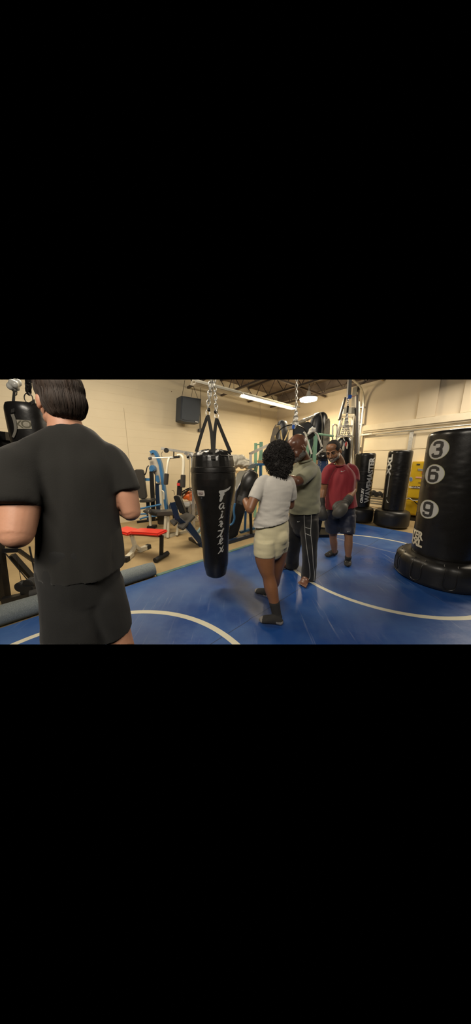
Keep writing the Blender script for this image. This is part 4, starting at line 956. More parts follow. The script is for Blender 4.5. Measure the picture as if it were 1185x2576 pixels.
# pallet rack in the corner
M_gr = M_green
YK = 6.1
t = thing('pallet_rack', 'green-post pallet rack with plywood shelf in the back corner', 'shelving', G(720, 1300, FZ))
def perforated(p0, p1, w, name, parent):
    s = MB(); s.bar(p0, p1, w, .06, hint=(0, 1, 0)); o = s.build(name, M_gr, parent)
    d = V(p1)-V(p0); n = int(d.length/.055); s = MB()
    for i in range(n):
        for k in (-1, 1): s.box(V(p0)+d*((i+.5)/n)+V((k*w*.22, -.033, 0)), (w*.16, .006, .02))
    s.build('slot', M_ldark, o, smooth=False); o2 = bpy.data.objects[s and 'slot'] if False else None
def gfeet(x, y, Y): return P(x, y, Y)
for (x, yt, Y) in ((657, 1112, YK), (795, 1089, YK-.05)):
    a = P(x, yt, Y); s = MB(); s.bar(V((a.x, a.y, FZ)), a, .085, .06, hint=(0, 1, 0)); n = int((a.z-FZ)/.06)
    up = s.build('rack_post', M_gr, t)
    s = MB()
    for i in range(n):
        for k in (-1, 1): s.box(V((a.x+k*.02, a.y-.032, a.z-.04-i*.06)), (.014, .006, .026))
    s.build('post_slots', M_ldark, up, smooth=False)[:0] if False else None
    b_ = a+V((-.12, .26, 0)); s = MB(); s.bar(V((b_.x, b_.y, FZ)), b_, .08, .06, hint=(0, 1, 0)); s.build('rack_post', M_gr, t)
    s = MB(); s.tube([a+V((0, 0, -.05)), b_+V((0, 0, -.05))], .015, seg=6); s.tube([a+V((0, 0, -.1)), b_+V((0, 0, -1.0))], .012, seg=6); s.tube([b_+V((0, 0, -1.0)), V((a.x, a.y, .4))], .012, seg=6); s.build('lacing', M_gr, t)
z1 = P(650, 1164, YK).z; s = MB(); a = P(648, 1164, YK); b_ = P(798, 1164, YK); s.bar(V((a.x, YK-.05, z1)), V((b_.x, YK-.05, z1)), .05, .12, hint=(0, 0, 1)); s.build('shelf_beam', mat('tan_beam', (.42, .26, .12), .5), t)
s = MB(); s.box(V(((a.x+b_.x)/2, YK+.12, z1+.045)), (b_.x-a.x, .3, .03)); s.build('shelf_board', M_wood, t)
z2 = P(600, 1182, YK-.1).z; s = MB(); a = P(585, 1182, YK-.1); b_ = P(632, 1182, YK-.1); s.box(V(((a.x+b_.x)/2-.1, YK+.1, z2-.06)), (b_.x-a.x+.2, .45, .06)); s.build('wall_shelf', M_wood, base=V(((a.x+b_.x)/2-.1, YK+.1, z2-.09)), tag_=('plywood shelf carrying the white tarpaulin bundle', 'shelf'))
# bundle on the shelf
c = P(603, 1162, YK); s = MB()
for dx, dz, rx, rz in ((-.12, .02, .2, .17), (.06, -.02, .25, .14), (.22, -.08, .2, .1), (-.2, -.1, .15, .09), (.02, .08, .16, .11)): s.ball(c+V((dx, .05, dz)), (rx, .22, rz), 18, 12)
def crumple(me, f=9, k=.03):
    me.calc_normals() if hasattr(me, 'calc_normals') else None
    for v in me.vertices: p = v.co*f; v.co += v.normal*(k*(abs(noise.noise(p))*2-.5)+k*.5*noise.noise(p*2.3))
s.build('tarpaulin_bundle', M_cloth, None, remesh=.018, sm=1, fn=lambda m: crumple(m, 8, .04), base=c+V((0, .05, -.17)), tag_=('crumpled white tarpaulin bundle on the rack shelf behind the teardrop bag', 'tarpaulin'))
# tall things stored on and behind the rack
def shell_thing(name, label, cat, outline, Y, depth, m, bev=.04, d=(0, 1, 0), lean=0.0):
    q = [P(x, y, Y+lean*i) for i, (x, y) in enumerate(outline)]; s = MB(); s.prism(q, V(d)*depth); b = q[0].copy(); b.z = min(p.z for p in q)
    return s.build(name, m, base=b, bevel=bev, tag_=(label, cat))
M_shell = mat('black_shell_plastic', (.028, .03, .036), .3); M_shell2 = mat('slate_shell_plastic', (.045, .05, .062), .35)
def hull(name, label, cat, spine, Y, m, depth=.16, children=None):
    pts = [P(x, y, Y) for x, y, w in spine]; zc = Y*.98; rad = [(w/F*zc, depth*(w/spine[len(spine)//2][2])**.5) for x, y, w in spine]
    s = MB(); s.limb(pts, rad, side=(1, 0, 0), seg=28, n=6, balls=False); b = pts[-1].copy()
    return s.build(name, m, base=b, tag_=(label, cat))
hull('curved_shell', 'dark rounded shell sticking up nearest the room corner', 'shell', [(709, 1058, 4), (709, 1061, 9), (710, 1068, 13), (711, 1085, 15), (708, 1110, 17), (704, 1150, 19), (702, 1200, 18)], 6.9, M_shell2)
kay = hull('tall_curved_shell', 'tallest black rounded shell with a painted grey edge highlight, top just under the flood lamp', 'shell', [(806, 1037.5, 3), (806, 1040, 12), (805, 1048, 18), (803, 1062, 21), (801, 1085, 23), (797, 1120, 24), (794, 1180, 23)], 6.75, M_shell)
s = MB(); s.tube([P(x, y, 6.58) for x, y in ((806, 1039), (809, 1048), (811, 1065), (810, 1090), (806, 1130))], .018, seg=6, smooth=4); s.build('edge_highlight', mat('painted_highlight', (.3, .29, .27), .4), kay)  # grey tube paints in the highlight along the shell's edge
shell_thing('folded_cover', 'black folded slab standing between the two rounded shells', 'panel', [(738, 1075), (750, 1066), (776, 1060), (786, 1064), (788, 1165), (736, 1165)], 6.42, .1, M_shell2, .03)
s = MB(); q = [P(x, y, 6.12) for x, y in ((724, 1072), (740, 1062), (765, 1053), (792, 1043), (790, 1050), (768, 1060), (750, 1068), (736, 1080), (726, 1082))]; s.prism(q, (0, .16, 0)); 
s.build('plastic_wrap', mat('milky_plastic_wrap', (.42, .38, .30), .25, bump=.8, bscale=30), None, remesh=.02, sm=1, fn=lambda m: crumple(m, 10, .03), base=P(724, 1082, 6.45), tag_=('milky plastic sheeting draped diagonally below the flood lamp', 'plastic sheet'))
shell_thing('tilted_panel', 'pale edged dark panel leaning left of the rounded shells', 'panel', [(688, 1078), (694, 1067), (703, 1072), (694, 1118), (688, 1140), (676, 1140), (681, 1105)], 6.0, .06, mat('grey_brown_panel', (.16, .14, .11), .5), .01)
shell_thing('grey_board', 'weathered grey board leaning right of the tallest black shell', 'board', [(819, 1063), (824, 1053), (829, 1052), (831, 1060), (829, 1150), (812, 1150), (813, 1100)], 6.46, .05, mat('weathered_grey', (.24, .21, .17), .6, var=.3, vscale=8), .01)
s = MB(); s.tube([P(x, y, 6.6) for x, y in ((837, 1130), (837, 1080), (839, 1070), (843, 1067.5), (847, 1070), (848, 1080), (845, 1130))], .022, seg=8, smooth=4)
s.build('tube_loop', M_galv, None, base=P(841, 1130, 6.6), tag_=('silver tube loop standing left of the ladder', 'tube'))
def poles(name, label, cat, lines, r, m, Y, base=None, smooth=0):
    t_ = thing(name, label, cat, P(*lines[0][-1][:2], Y))
    for ln in lines:
        s = MB(); s.tube([P(x[0], x[1], Y+(x[2] if len(x) > 2 else 0)) for x in ln], r, seg=8, smooth=smooth); s.build('tube', m, t_)
    return t_
poles('bent_tube_frame', 'bent yellowed tube frame standing left of the hanging chain', 'frame', [[(694, 1073), (703, 1071), (708, 1098), (711, 1125)], [(692, 1096), (697, 1116)], [(727, 1083), (711, 1120)]], .022, M_gold, 5.9)
s = MB(); c = P(735, 1104, 5.7); s.tube([c+V((.40*math.cos(a*PI/20), 0, .33*math.sin(a*PI/20))) for a in range(40)], .014, seg=6, loop=True); w_ = s.build('wheel_rim', M_blackm, None, base=c-V((0, 0, .33)), tag_=('thin black wheel rim standing behind the bald man', 'wheel'))
t = poles('white_tube_stand', 'white tube stand with folded arms behind the bald man', 'stand', [[(764, 1087), (768, 1090), (784, 1142)], [(789, 1086), (798, 1092), (810, 1124)], [(796, 1145), (812, 1130)]], .02, M_white, 5.0)
s = MB(); c = P(784.5, 1082, 4.93)
for dx, dz, r in ((0, 0, .065), (.02, .012, .06), (-.03, -.03, .045), (-.06, -.07, .035)): s.ball(c+V((dx, 0, dz)), (r, r, r*.85))
s.build('white_bundle', mat('white_plastic_bag', (.85, .84, .78), .3, bump=.4, bscale=30), None, remesh=.012, sm=1, fn=lambda m: crumple(m, 16, .015), base=c-V((0, 0, .1)), tag_=('small bright white plastic bundle above the bald man', 'bundle'))
s = MB(); s.bar(P(775, 1102, 5.0), P(790, 1091, 5.0), .06, .09); s.build('black_clamp', M_blackp, t, bevel=.01)
s = MB(); s.tube([P(801, 1092, 6.16), P(838, 1097, 6.38)], .03, seg=8); s.build('green_rail', M_green, None, base=P(800, 1092, 6.05), tag_=('pale green rail running from the green post toward the ladder', 'rail'))
# hanging chain with blue clip
YC = 4.6
t = thing('hanging_chain', 'loose steel chains with a blue clip hanging above the bald man', 'chain', P(745, 955, YC))
s = MB(); s.chain(P(745.5, 1030, YC), P(746.5, 950, YC), .075, .008, .042); s.build('chain', M_galv, t, trim=True)
for a, b in (((745, 1028), (736, 1072)), ((745, 1028), (740, 1078)), ((746, 1028), (745, 1072)), ((746, 1028), (748, 1066))):
    s = MB(); s.chain(P(*a, YC), P(*b, YC+.03), .06, .007, .036); s.build('chain', M_galv, t)
s = MB(); s.bar(P(738, 1024, YC), P(755, 1024, YC), .03, .01, hint=(0, 0, 1)); s.build('chain_plate', M_galv, t)
s = MB(); s.box(P(738, 1074, YC), (.05, .03, .08)); s.build('blue_clip', mat('blue_plastic', (.03, .12, .5), .4), t, bevel=.008)
# square post with chains and the black gear bag
YG = 3.95
t = thing('hanging_post', 'square galvanised post hanging from the ceiling above the man in red', 'post', P(879, 955, YG))
s = MB(); s.bar(P(880, 948, YG), P(877, 1002, YG), .05, .05); s.build('square_tube', M_galv, t, trim=True)
s = MB(); s.box(P(878.5, 999, YG), (.055, .06, .05)); s.build('blue_tape', mat('blue_plastic', (.03, .12, .5)), t)
s = MB(); s.chain(P(876, 1003, YG), P(875, 1022, YG), .04, .004, .024); s.build('chain', M_steel, t)
s = MB(); s.cyl(P(875.5, 1021, YG), P(874, 1039, YG), .016); s.build('spring', M_rubber, t)
for i, (x, y) in enumerate(((856, 1100), (862, 1096), (869, 1094), (875, 1096), (880, 1100))):
    s = MB(); s.chain(P(873, 1038, YG), P(873+(x-873)*.35, 1066, YG), .04, .0045, .024); s.chain(P(873+(x-873)*.35, 1066, YG), P(x, y, YG), .04, .0045, .024); s.build('chain', M_galv, t)
c = P(866, 1096, YG)
t = thing('gear_bag', 'black heavy bag hung on chains directly behind the head of the man in red', 'punching bag', c)
s = MB(); ax = P(867, 1100, YG); zz0 = P(866, 1097, YG).z; s.lathe([(.015, -.012), (.06, -.02), (.095, -.04), (.115, -.09), (.125, -.2), (.125, -.9), (.1, -.98)], V((ax.x, YG, zz0)), seg=32); s.build('bag_body', M_black, t)
for i, (x, y, m_, L) in enumerate(((856, 1116, M_lcream, .1), (864, 1126, M_lcream, .09), (871, 1117, mat('red_tag2', (.6, .08, .06), .5), .08), (873, 1120, M_lcream, .11))):
    s = MB(); q = P(x, y, YG-.14); s.limb([q+V((0, 0, L*.4)), q, q-V((-.005, 0, L*.5))], [(.008, .008), (.02, .012), (.012, .008)], seg=10); s.build('tag', m_, t)
s = MB(); s.tube([P(861, 1096, YG-.1), P(864, 1103, YG-.14), P(868, 1110, YG-.15), P(866, 1098, YG-.1)], .006, seg=6, smooth=4); s.build('clip', M_steel, t)
# aluminium step ladder
YL = 6.55
t = thing('step_ladder', 'aluminium step ladder leaning against the right wall behind the man in red', 'ladder', G(870, 1285, FZ))
def lad(a, b, w, h, nm, m=M_galv, dy=0): s = MB(); s.bar(P(*a, YL), P(*b, YL+dy), w, h); s.build(nm, m, t)
lad((858, 1049), (836, 1160), .06, .03, 'rail', M_white, -.3); lad((888, 1049), (881, 1180), .07, .03, 'rail', M_white, -.3); lad((862, 1052), (851, 1100), .04, .03, 'rail', M_galv, .3)
for y, xa, xb in ((1048, 857, 889), (1072.5, 852, 886), (1097, 846, 884), (1122, 842, 883), (1148, 838, 882)):
    s = MB(); k = (y-1048)/112*-.3; s.box((P(xa, y, YL+k)+P(xb, y, YL+k))/2, ((P(xb, y, YL+k)-P(xa, y, YL+k)).x, .1, .035)); s.build('step', M_white, t)
t = thing('extension_ladder', 'dark narrow extension ladder propped upright right of the step ladder', 'ladder', G(890, 1290, FZ))
for a, b in (((868, 1001), (853, 1056)), ((897, 994), (893, 1290))):
    s = MB(); s.bar(P(*a, 6.3), P(*b, 6.2), .075, .05); s.build('rail', mat('dark_ladder_rail', (.06, .05, .045), .5), t)
s = MB(); s.bar(P(903, 1010, 6.3), P(899, 1285, 6.2), .04, .04); s.build('rail', M_galv, t)
for k in range(7): s = MB(); y = 1030+k*34; s.bar(P(890, y, 6.32), P(903, y-2, 6.32), .03, .03, hint=(0, 0, 1)); s.build('rung', M_galv, t)
s = MB(); s.tube([P(882, 999, 6.3), P(897, 995, 6.3)], .008, seg=5); s.build('red_cord', mat('red_cord', (.4, .05, .04), .6), t)
s = MB(); s.box(P(880, 1033, 6.35), (.36, .04, .16)); s.build('wooden_plate', M_lcream, t)
# blue chart panel with rounded black top
YQ = 4.55
c = V((P(812, 1150, YQ).x, YQ, .004))
t = thing('exercise_station', 'blue panel exercise station with rounded black top pad between the two men', 'exercise machine', c)
s = MB(); s.limb([P(804, 1149, YQ), P(813, 1148.5, YQ), P(823, 1149, YQ)], [(.085, .06), (.09, .07), (.085, .06)], side=(0, 0, 1), seg=24); s.build('head_pad', M_blackp, t)
s = MB(); s.prism([P(810, 1146, YQ-.085), P(816, 1145, YQ-.085), P(814, 1148.5, YQ-.085), P(810.5, 1149, YQ-.085)], (0, .008, 0)); s.build('pad_logo', M_lwhite, t, smooth=False)
m_ = mat('blue_chart', (.035, .07, .16), .5)
s = MB(); s.prism([P(x, y, YQ) for x, y in ((802, 1157), (826, 1157), (827, 1262), (801, 1262))], (0, .05, 0)); s.build('panel', m_, t, bevel=.005)
s = MB(); rnd = random.Random(5)
for side in (0, 1):
    for k in range(46):
        y = 1160+k*2.15; x = (803 if side == 0 else 823)+rnd.uniform(-1, 2.4); L = rnd.uniform(1.2, 4.2); s.prism([P(x, y, YQ-.004), P(x+L*(1 if side == 0 else -1), y, YQ-.004), P(x+L*(1 if side == 0 else -1), y+.9, YQ-.004), P(x, y+.9, YQ-.004)], (0, .003, 0))
for x, y, L in ((804, 1156, 5), (812, 1157, 2), (817, 1155.5, 6), (803, 1193, 7)): s.prism([P(x, y, YQ-.004), P(x+L, y, YQ-.004), P(x+L, y+2, YQ-.004), P(x, y+2, YQ-.004)], (0, .003, 0))
s.build('chart_marks', M_letter, t, smooth=False)
s = MB(); s.bar(P(814, 1262, YQ+.03), V((c.x, c.y, .03)), .08, .08); s.box(c+V((0, 0, .03)), (.5, .4, .06)); s.build('stand', M_blackm, t)
s = MB(); s.prism([P(x, y, YQ-.1) for x, y in ((797, 1250), (806, 1249), (806, 1252), (797, 1253))], (.2, .1, 0)); s.build('ledge', M_lcream, t, smooth=False)
# ------------------------------------------------------------------ people
def frame(fwd, up=(0, 0, 1)):                      # columns: right, forward, up
    f = V(fwd).normalized(); u = V(up); u = (u-f*u.dot(f)).normalized(); r = f.cross(u); return Matrix((r, f, u)).transposed()
def head(s, c, R, k=1.0, beard=False):
    c = V(c)
    def b(p, r): s.ball(c+R @ (V(p)*k), tuple(q*k for q in r), 18, 12, rot=R)
    b((0, -.012, .035), (.077, .097, .088)); b((0, .028, -.02), (.064, .064, .08)); b((0, .036, -.07), (.052, .048, .04)); b((0, .072, -.088), (.026, .022, .02))
    b((0, .02, .06), (.066, .07, .055))
    for q in (-1, 1):
        b((q*.038, .058, -.03), (.026, .028, .03)); b((q*.03, .079, .024), (.026, .016, .010)); b((q*.079, -.006, -.012), (.011, .019, .031)); b((q*.081, -.003, -.03), (.009, .012, .014))
        b((q*.013, .099, -.036), (.011, .012, .009)); b((q*.047, .02, -.065), (.022, .045, .03)); b((q*.03, .077, .002), (.017, .012, .013))
    s.limb([c+R @ (V((0, .084, .018))*k), c+R @ (V((0, .1, -.012))*k), c+R @ (V((0, .112, -.032))*k)], [(.009*k, .010*k), (.011*k, .012*k), (.016*k, .013*k)], side=R @ V((1, 0, 0)), seg=12)
    b((0, .09, -.058), (.026, .013, .0075)); b((0, .087, -.070), (.023, .013, .008))
def face_parts(c, R, k, par, brow, lip, eye=True, smile=False):
    c = V(c)
    for q in (-1, 1):
        s = MB(); s.ball(c+R @ (V((q*.031, .0845, .003))*k), (.0115*k, .009*k, .0065*k), 14, 10, rot=R); s.build('eye', mat('eye_white', (.30, .26, .22), .3), par)
        s = MB(); s.ball(c+R @ (V((q*.029, .0915, .003))*k), (.005*k, .003*k, .005*k), 10, 8, rot=R); s.build('iris', mat('eye_dark', (.01, .006, .004), .2), par)
        s = MB(); s.limb([c+R @ (V((q*.012, .0945, .020))*k), c+R @ (V((q*.03, .097, .030))*k), c+R @ (V((q*.052, .083, .024))*k)], [(.004*k, .004*k), (.006*k, .004*k), (.003*k, .003*k)], seg=8); s.build('eyebrow', brow, par)
        s = MB(); s.limb([c+R @ (V((q*.018, .094, .009))*k), c+R @ (V((q*.031, .096, .0115))*k), c+R @ (V((q*.046, .087, .007))*k)], [(.002*k, .003*k)]*3, seg=6); s.build('eyelid', brow, par)
    s = MB(); up = .012 if smile else 0.0
    pts = [(-.027, .086, -.062+up), (-.014, .0995, -.064), (0, .103, -.065), (.014, .0995, -.064), (.027, .086, -.062+up)]
    s.limb([c+R @ (V(p)*k) for p in pts], [(.002*k, .003*k), (.004*k, .004*k), (.0045*k, .004*k), (.004*k, .004*k), (.002*k, .003*k)], side=R @ V((0, 0, 1)), seg=10); s.build('mouth', lip, par)
    if smile:
        s = MB(); s.limb([c+R @ (V(p)*k) for p in ((-.015, .102, -.0635), (0, .1055, -.0655), (.015, .102, -.0635))], [(.002*k, .0025*k), (.0032*k, .003*k), (.002*k, .0025*k)], side=R @ V((0, 0, 1)), seg=8); s.build('teeth', M_lwhite, par)
def hand(s, w, R, k=1.0, curl=.5, side=1):           # wrist w; R columns: thumb side, fingers, back of hand
    w = V(w); f = lambda x, y, z: w+R @ (V((x*side, y, z))*k)
    s.limb([f(0, -.02, 0), f(0, .02, 0), f(.002, .055, 0), f(.002, .09, .0)], [(.026*k, .02*k), (.033*k, .017*k), (.041*k, .015*k), (.039*k, .013*k)], side=R @ V((1, 0, 0)), seg=14)
    for i, (x, L) in enumerate(((.030, .07), (.010, .078), (-.011, .072), (-.030, .056))):
        p = f(x, .088, 0); pts = [p]; a = 0
        for seg_, cu in ((.42, .5), (.32, .9), (.26, .7)):
            a += curl*cu; q = pts[-1]+R @ V((0, math.cos(a), -math.sin(a)))*(L*seg_*k*1.15); pts.append(q)
        s.limb(pts, [(.0095*k,)*2, (.009*k,)*2, (.0085*k,)*2, (.0075*k,)*2], seg=10, n=3)
    s.limb([f(.025, .02, -.004), f(.048, .045, -.012), f(.056, .075, -.02), f(.05, .098, -.03)], [(.014*k,)*2, (.012*k,)*2, (.0105*k,)*2, (.009*k,)*2], seg=10, n=3)
def wrinkle(f, k, stretch=(1, 1, 1), seed=0.0, taper=None):
    def fn(me):
        vs = me.vertices; nn = [v.normal.copy() for v in vs]
        for v, n in zip(vs, nn):
            p = V((v.co.x*f*stretch[0]+seed, v.co.y*f*stretch[1], v.co.z*f*stretch[2])); w = (noise.noise(p)+.5*noise.noise(p*2.1))*k
            if taper: w *= taper(v.co)
            v.co += n*w
    return fn
def cut(me, co, no):
    b = bmesh.new(); b.from_mesh(me); bmesh.ops.bisect_plane(b, geom=b.verts[:]+b.edges[:]+b.faces[:], plane_co=V(co), plane_no=V(no).normalized(), clear_outer=True)
    ed = [e for e in b.edges if e.is_boundary]
    if ed:
        try: bmesh.ops.holes_fill(b, edges=ed, sides=0)
        except Exception: pass
    b.to_mesh(me); b.free()
def swoosh(parent, o, x, y, k, m=None, name='logo'):
    pts = [(-.5, -.02), (-.44, -.17), (-.33, -.22), (-.2, -.2), (.0, -.1), (.55, .2), (.05, .0), (-.15, -.04), (-.28, -.05), (-.36, -.0), (-.38, .12), (-.46, .05)]
    bm = poly_bm([(a*k, b*k) for a, b in pts]); return decal(bm, plane_fn(o, x, y), name, m or M_lwhite, parent, step=9)
def glove(w, d, back, k, parent, m, cuff=True, name='boxing_glove'):   # wrist, pointing direction, back-of-hand direction
    R = Matrix((V(d).cross(V(back)).normalized(), V(d).normalized(), V(back).normalized())).transposed(); w = V(w); f = lambda x, y, z: w+R @ (V((x, y, z))*k)
    sd = R @ V((1, 0, 0)); s = MB()
    s.limb([f(0, .0, 0), f(0, .05, 0), f(0, .1, .012), f(0, .16, .008), f(0, .195, -.02), f(0, .18, -.055)], [(.043*k, .04*k), (.05*k, .045*k), (.064*k, .056*k), (.068*k, .058*k), (.058*k, .048*k), (.045*k, .03*k)], side=sd, seg=24)
    s.limb([f(.045, .03, -.01), f(.07, .075, -.025), f(.07, .125, -.035), f(.05, .15, -.045)], [(.02*k,)*2, (.026*k,)*2, (.027*k,)*2, (.02*k,)*2], seg=16)
    g = s.build(name, m, parent, remesh=.006, sm=2)
    s = MB(); s.limb([f(0, -.085, 0), f(0, -.04, 0), f(0, .01, 0)], [(.047*k, .042*k), (.049*k, .044*k), (.05*k, .045*k)], side=sd, seg=28, balls=False); s.build('cuff', m, g)
    s = MB(); s.limb([f(0, -.06, 0), f(0, -.04, 0), f(0, -.01, 0)], [(.051*k, .046*k), (.0525*k, .0475*k), (.053*k, .048*k)], side=sd, seg=28, balls=False); s.build('wrist_strap', mat('glove_strap', (.04, .038, .035), .6), g)
    return g
def foot(s, ankle, heel, toe, r=.04, h=.055, toes=0, side=1, k=1.0):
    ankle, heel, toe = V(ankle), V(heel), V(toe); d = (toe-heel); L = d.length; d.normalize(); sd = V((d.y, -d.x, 0)).normalized(); up = V((0, 0, 1)); g = min(heel.z, toe.z)
    base = lambda t, z: V((heel.x+d.x*L*t, heel.y+d.y*L*t, g+z*k+.006))
    s.limb([ankle, (ankle+base(.2, .045))/2, base(.16, .04)], [(.04*k, .045*k), (.038*k, .045*k), (.034*k, .036*k)], side=sd, seg=16)
    e = 1.0 if not toes else .82
    s.limb([base(.06, .032), base(.25, .045), base(.5, .038), base(.74*e, .027), base(.93*e, .018)], [(.028*k, .03*k), (.032*k, .042*k), (.037*k, .034*k), (.044*k, .025*k), (.036*k, .017*k)], side=sd, seg=18)
    if toes:
        for i, (o, l, rr) in enumerate(((.034, .21, .014), (.014, .2, .0095), (-.003, .17, .0085), (-.019, .13, .008), (-.034, .08, .0075))):
            o *= -side; p = base(.76, .016)+sd*o*1.02*k; q = base(.83+l*.85, .012)+sd*o*1.25*k; s.limb([p, (p+q)/2+V((0, 0, .006)), q], [(rr*k,)*2, (rr*.95*k,)*2, (rr*.95*k,)*2], seg=10, n=3)
def skin(name, col, rough=.45): return mat(name, col, rough, sss=.08, bump=.05, bscale=120, var=.08, vscale=9)
SK_w = skin('brown_skin', (.235, .105, .05)); SK_g = skin('dark_brown_skin', (.13, .058, .036), .35); SK_r = skin('medium_brown_skin', (.27, .135, .072)); SK_l = skin('pale_skin', (.60, .31, .20), .5)
def fabric(name, col, rough=.85, sheen=.2, var=.06): return mat(name, col, rough, sheen=sheen, bump=.12, bscale=260, var=var, vscale=5)
Wn = dict
def curls(o, M, n, L, r, name):
    rnd = random.Random(11); vs = o.data.vertices; s = MB()
    for _ in range(n):
        v = vs[rnd.randrange(len(vs))]; p = M @ v.co; nn = (M.to_3x3() @ v.normal).normalized(); a, b = ortho(nn, (rnd.random(), rnd.random(), rnd.random())); ph = rnd.uniform(0, 6); R_ = rnd.uniform(.004, .008); pts = []
        for i in range(7): u = i/6; pts.append(p-nn*.004+nn*(L*u*rnd.uniform(.85, 1.1))+a*(R_*math.cos(ph+u*7))+b*(R_*math.sin(ph+u*7))+V((0, 0, -.006*u*u)))
        s.tube(pts, r, seg=3, caps=False)
    s.build(name, o.data.materials[0], o)
def lines_of_hair(o, M, n, hc, Rh):
    rnd = random.Random(12); vs = o.data.vertices; s = MB(); inv = M.inverted()
    from mathutils.bvhtree import BVHTree
    bv = BVHTree.FromPolygons([v.co.copy() for v in vs], [tuple(p.vertices) for p in o.data.polygons])
    crown = hc+Rh @ V((0, -.03, .14))
    for _ in range(n):
        p = M @ vs[rnd.randrange(len(vs))].co; pts = []
        for i in range(8):
            loc, nn, _i, _d = bv.find_nearest(inv @ p)
            if loc is None: break
            w = M @ loc; nn = (M.to_3x3() @ nn); pts.append(w+nn*.0015)
            d = V((0, 0, -1))+(w-crown).normalized()*.8+V((rnd.uniform(-.15, .15), rnd.uniform(-.15, .15), 0)); d = d-nn*d.dot(nn)
            if d.length < .1: break
            p = w+d.normalized()*.012
        if len(pts) > 3: s.tube(pts, lambda u: .0013*(1-u*.6), seg=3, caps=False)
    s.build('hair_strands', o.data.materials[0], o, trim=True)
# ---- the woman in white and cream, back to the camera
def woman():
    t = thing('person', 'woman seen from behind in white t-shirt and cream shorts, wearing black gloves', 'person', G(680, 1540))
    Rt = frame((-.35, .94, 0)); sd = Rt @ V((1, 0, 0)); fw = Rt @ V((0, 1, 0)); s = MB(); Y = 2.0
    pel = P(682, 1350, 2.02); wai = P(690, 1288, 2.0); che = P(694, 1232, 2.0); shc = P(694, 1205, 2.02); nb = P(697, 1192, 2.03); hc = P(700, 1150, 2.06)
    s.limb([pel, (pel+wai)/2, wai, che, shc], [(.16, .115), (.145, .10), (.122, .09), (.125, .085), (.08, .055)], side=sd)
    s.limb([shc, nb, hc-V((0, 0, .05))], [(.07, .06), (.05, .052), (.046, .05)], side=sd)
    head(s, hc, frame((.35, .9, -.12)), 1.0)
    # arms
    ls = P(656, 1216, 1.98); le = P(629, 1282, 1.87); lw = P(614, 1251, 2.02)
    rs = P(730, 1214, 2.06); re = P(731, 1272, 2.16); rw = P(700, 1248, 2.38)
    s.limb([ls, (ls+le)/2+V((-.005, 0, 0)), le], [(.052, .052), (.046, .048), (.038, .04)]); s.limb([le, (le*.6+lw*.4), lw], [(.038, .04), (.039, .036), (.026, .026)])
    s.limb([rs, (rs+re)/2, re], [(.042, .042), (.042, .044), (.037, .038)]); s.limb([re, re*.6+rw*.4, rw], [(.037, .038), (.037, .035), (.026, .026)])
    # near leg, far leg
    nh = P(666, 1372, 1.96); nk = P(676, 1452, 1.92); na = P(697, 1550, 1.86)
    fh = P(701, 1372, 2.10); fk = P(694, 1448, 2.16); fa = P(680, 1486, 2.30)
    s.limb([nh, P(666.5, 1405, 1.95), P(671, 1433, 1.93), nk, P(682, 1480, 1.90), P(690, 1515, 1.875), na], [(.098, .1), (.094, .095), (.074, .076), (.060, .062), (.064, .066), (.047, .049), (.037, .042)], side=sd)
    s.limb([fh, P(699, 1405, 2.12), P(696, 1430, 2.14), fk, P(690, 1466, 2.22), fa], [(.095, .1), (.082, .086), (.066, .07), (.054, .056), (.056, .058), (.038, .042)], side=sd)
    heel = G(708, 1574); toe = G(652, 1563); foot(s, na, heel, toe, k=1.0); heel2 = G(682, 1504); toe2 = G(641, 1489); foot(s, fa, heel2, toe2, k=.95)
    s.build('body', SK_w, t, remesh=.006, sm=3)
    # socks
    cs = (mat('charcoal_sock', (.022, .021, .02), .9, bump=.2, bscale=300), mat('grey_sock', (.20, .19, .18), .9, bump=.2, bscale=300))
    for (an, kn_, h_, to, kk, topk) in ((na, P(690, 1515, 1.875), heel, toe, 1.13, .049), (fa, P(682, 1478, 2.27), heel2, toe2, 1.08, .044)):
        s = MB(); s.limb([kn_, (kn_+an)/2, an], [(topk*1.06, topk*1.06), (topk*.95, topk*1.0), (.043, .048)], side=sd); foot(s, an, h_, to, k=kk)
        def fn(me, h_=h_, to=to, an=an):
            d = (to-h_); L = d.length; d.normalize(); me.polygons.foreach_get
            for f in me.polygons:
                c = f.center; u = (c-h_).dot(d)/L; z = c.z
                f.material_index = 1 if (u > .84 or (u < .22 and z < .055) or z < .022) else 0
        s.build('sock', cs, t, remesh=.006, sm=2, fn=fn)
    # shorts
    s = MB(); top = wai*.35+pel*.65
    s.limb([P(690, 1290, 2.01), P(688, 1305, 2.01), P(685, 1335, 2.02), P(682, 1362, 2.03), P(682, 1378, 2.03)], [(.135, .105), (.148, .113), (.170, .130), (.177, .140), (.165, .13)], side=sd, seg=28)
    for x, y in ((662, 1355), (703, 1350)): s.ball(P(x, y, 1.97), (.085, .085, .09))
    s.limb([nh+V((0, 0, .06)), nh, P(665, 1399, 1.95)], [(.10, .11), (.105, .112), (.101, .102)], side=sd, seg=24, balls=False)
    s.limb([fh+V((0, 0, .05)), fh, P(699, 1387, 2.12)], [(.10, .11), (.095, .105), (.088, .092)], side=sd, seg=24, balls=False)
    s.build('shorts', fabric('cream_shorts', (.60, .55, .36)), t, remesh=.008, sm=12, fn=wrinkle(7, .0025, (1, 1, 3.5), 3))
    # t-shirt
    s = MB()
    s.limb([P(682, 1340, 2.02), P(683, 1318, 2.01), P(686, 1298, 2.01), P(689, 1280, 2.0), P(694, 1252, 2.0), P(696, 1228, 2.0), P(695, 1211, 2.01), P(696, 1200, 2.02)], [(.186, .15), (.178, .14), (.162, .128), (.148, .116), (.150, .112), (.158, .105), (.140, .085), (.06, .06)], side=sd, seg=32, balls=False)
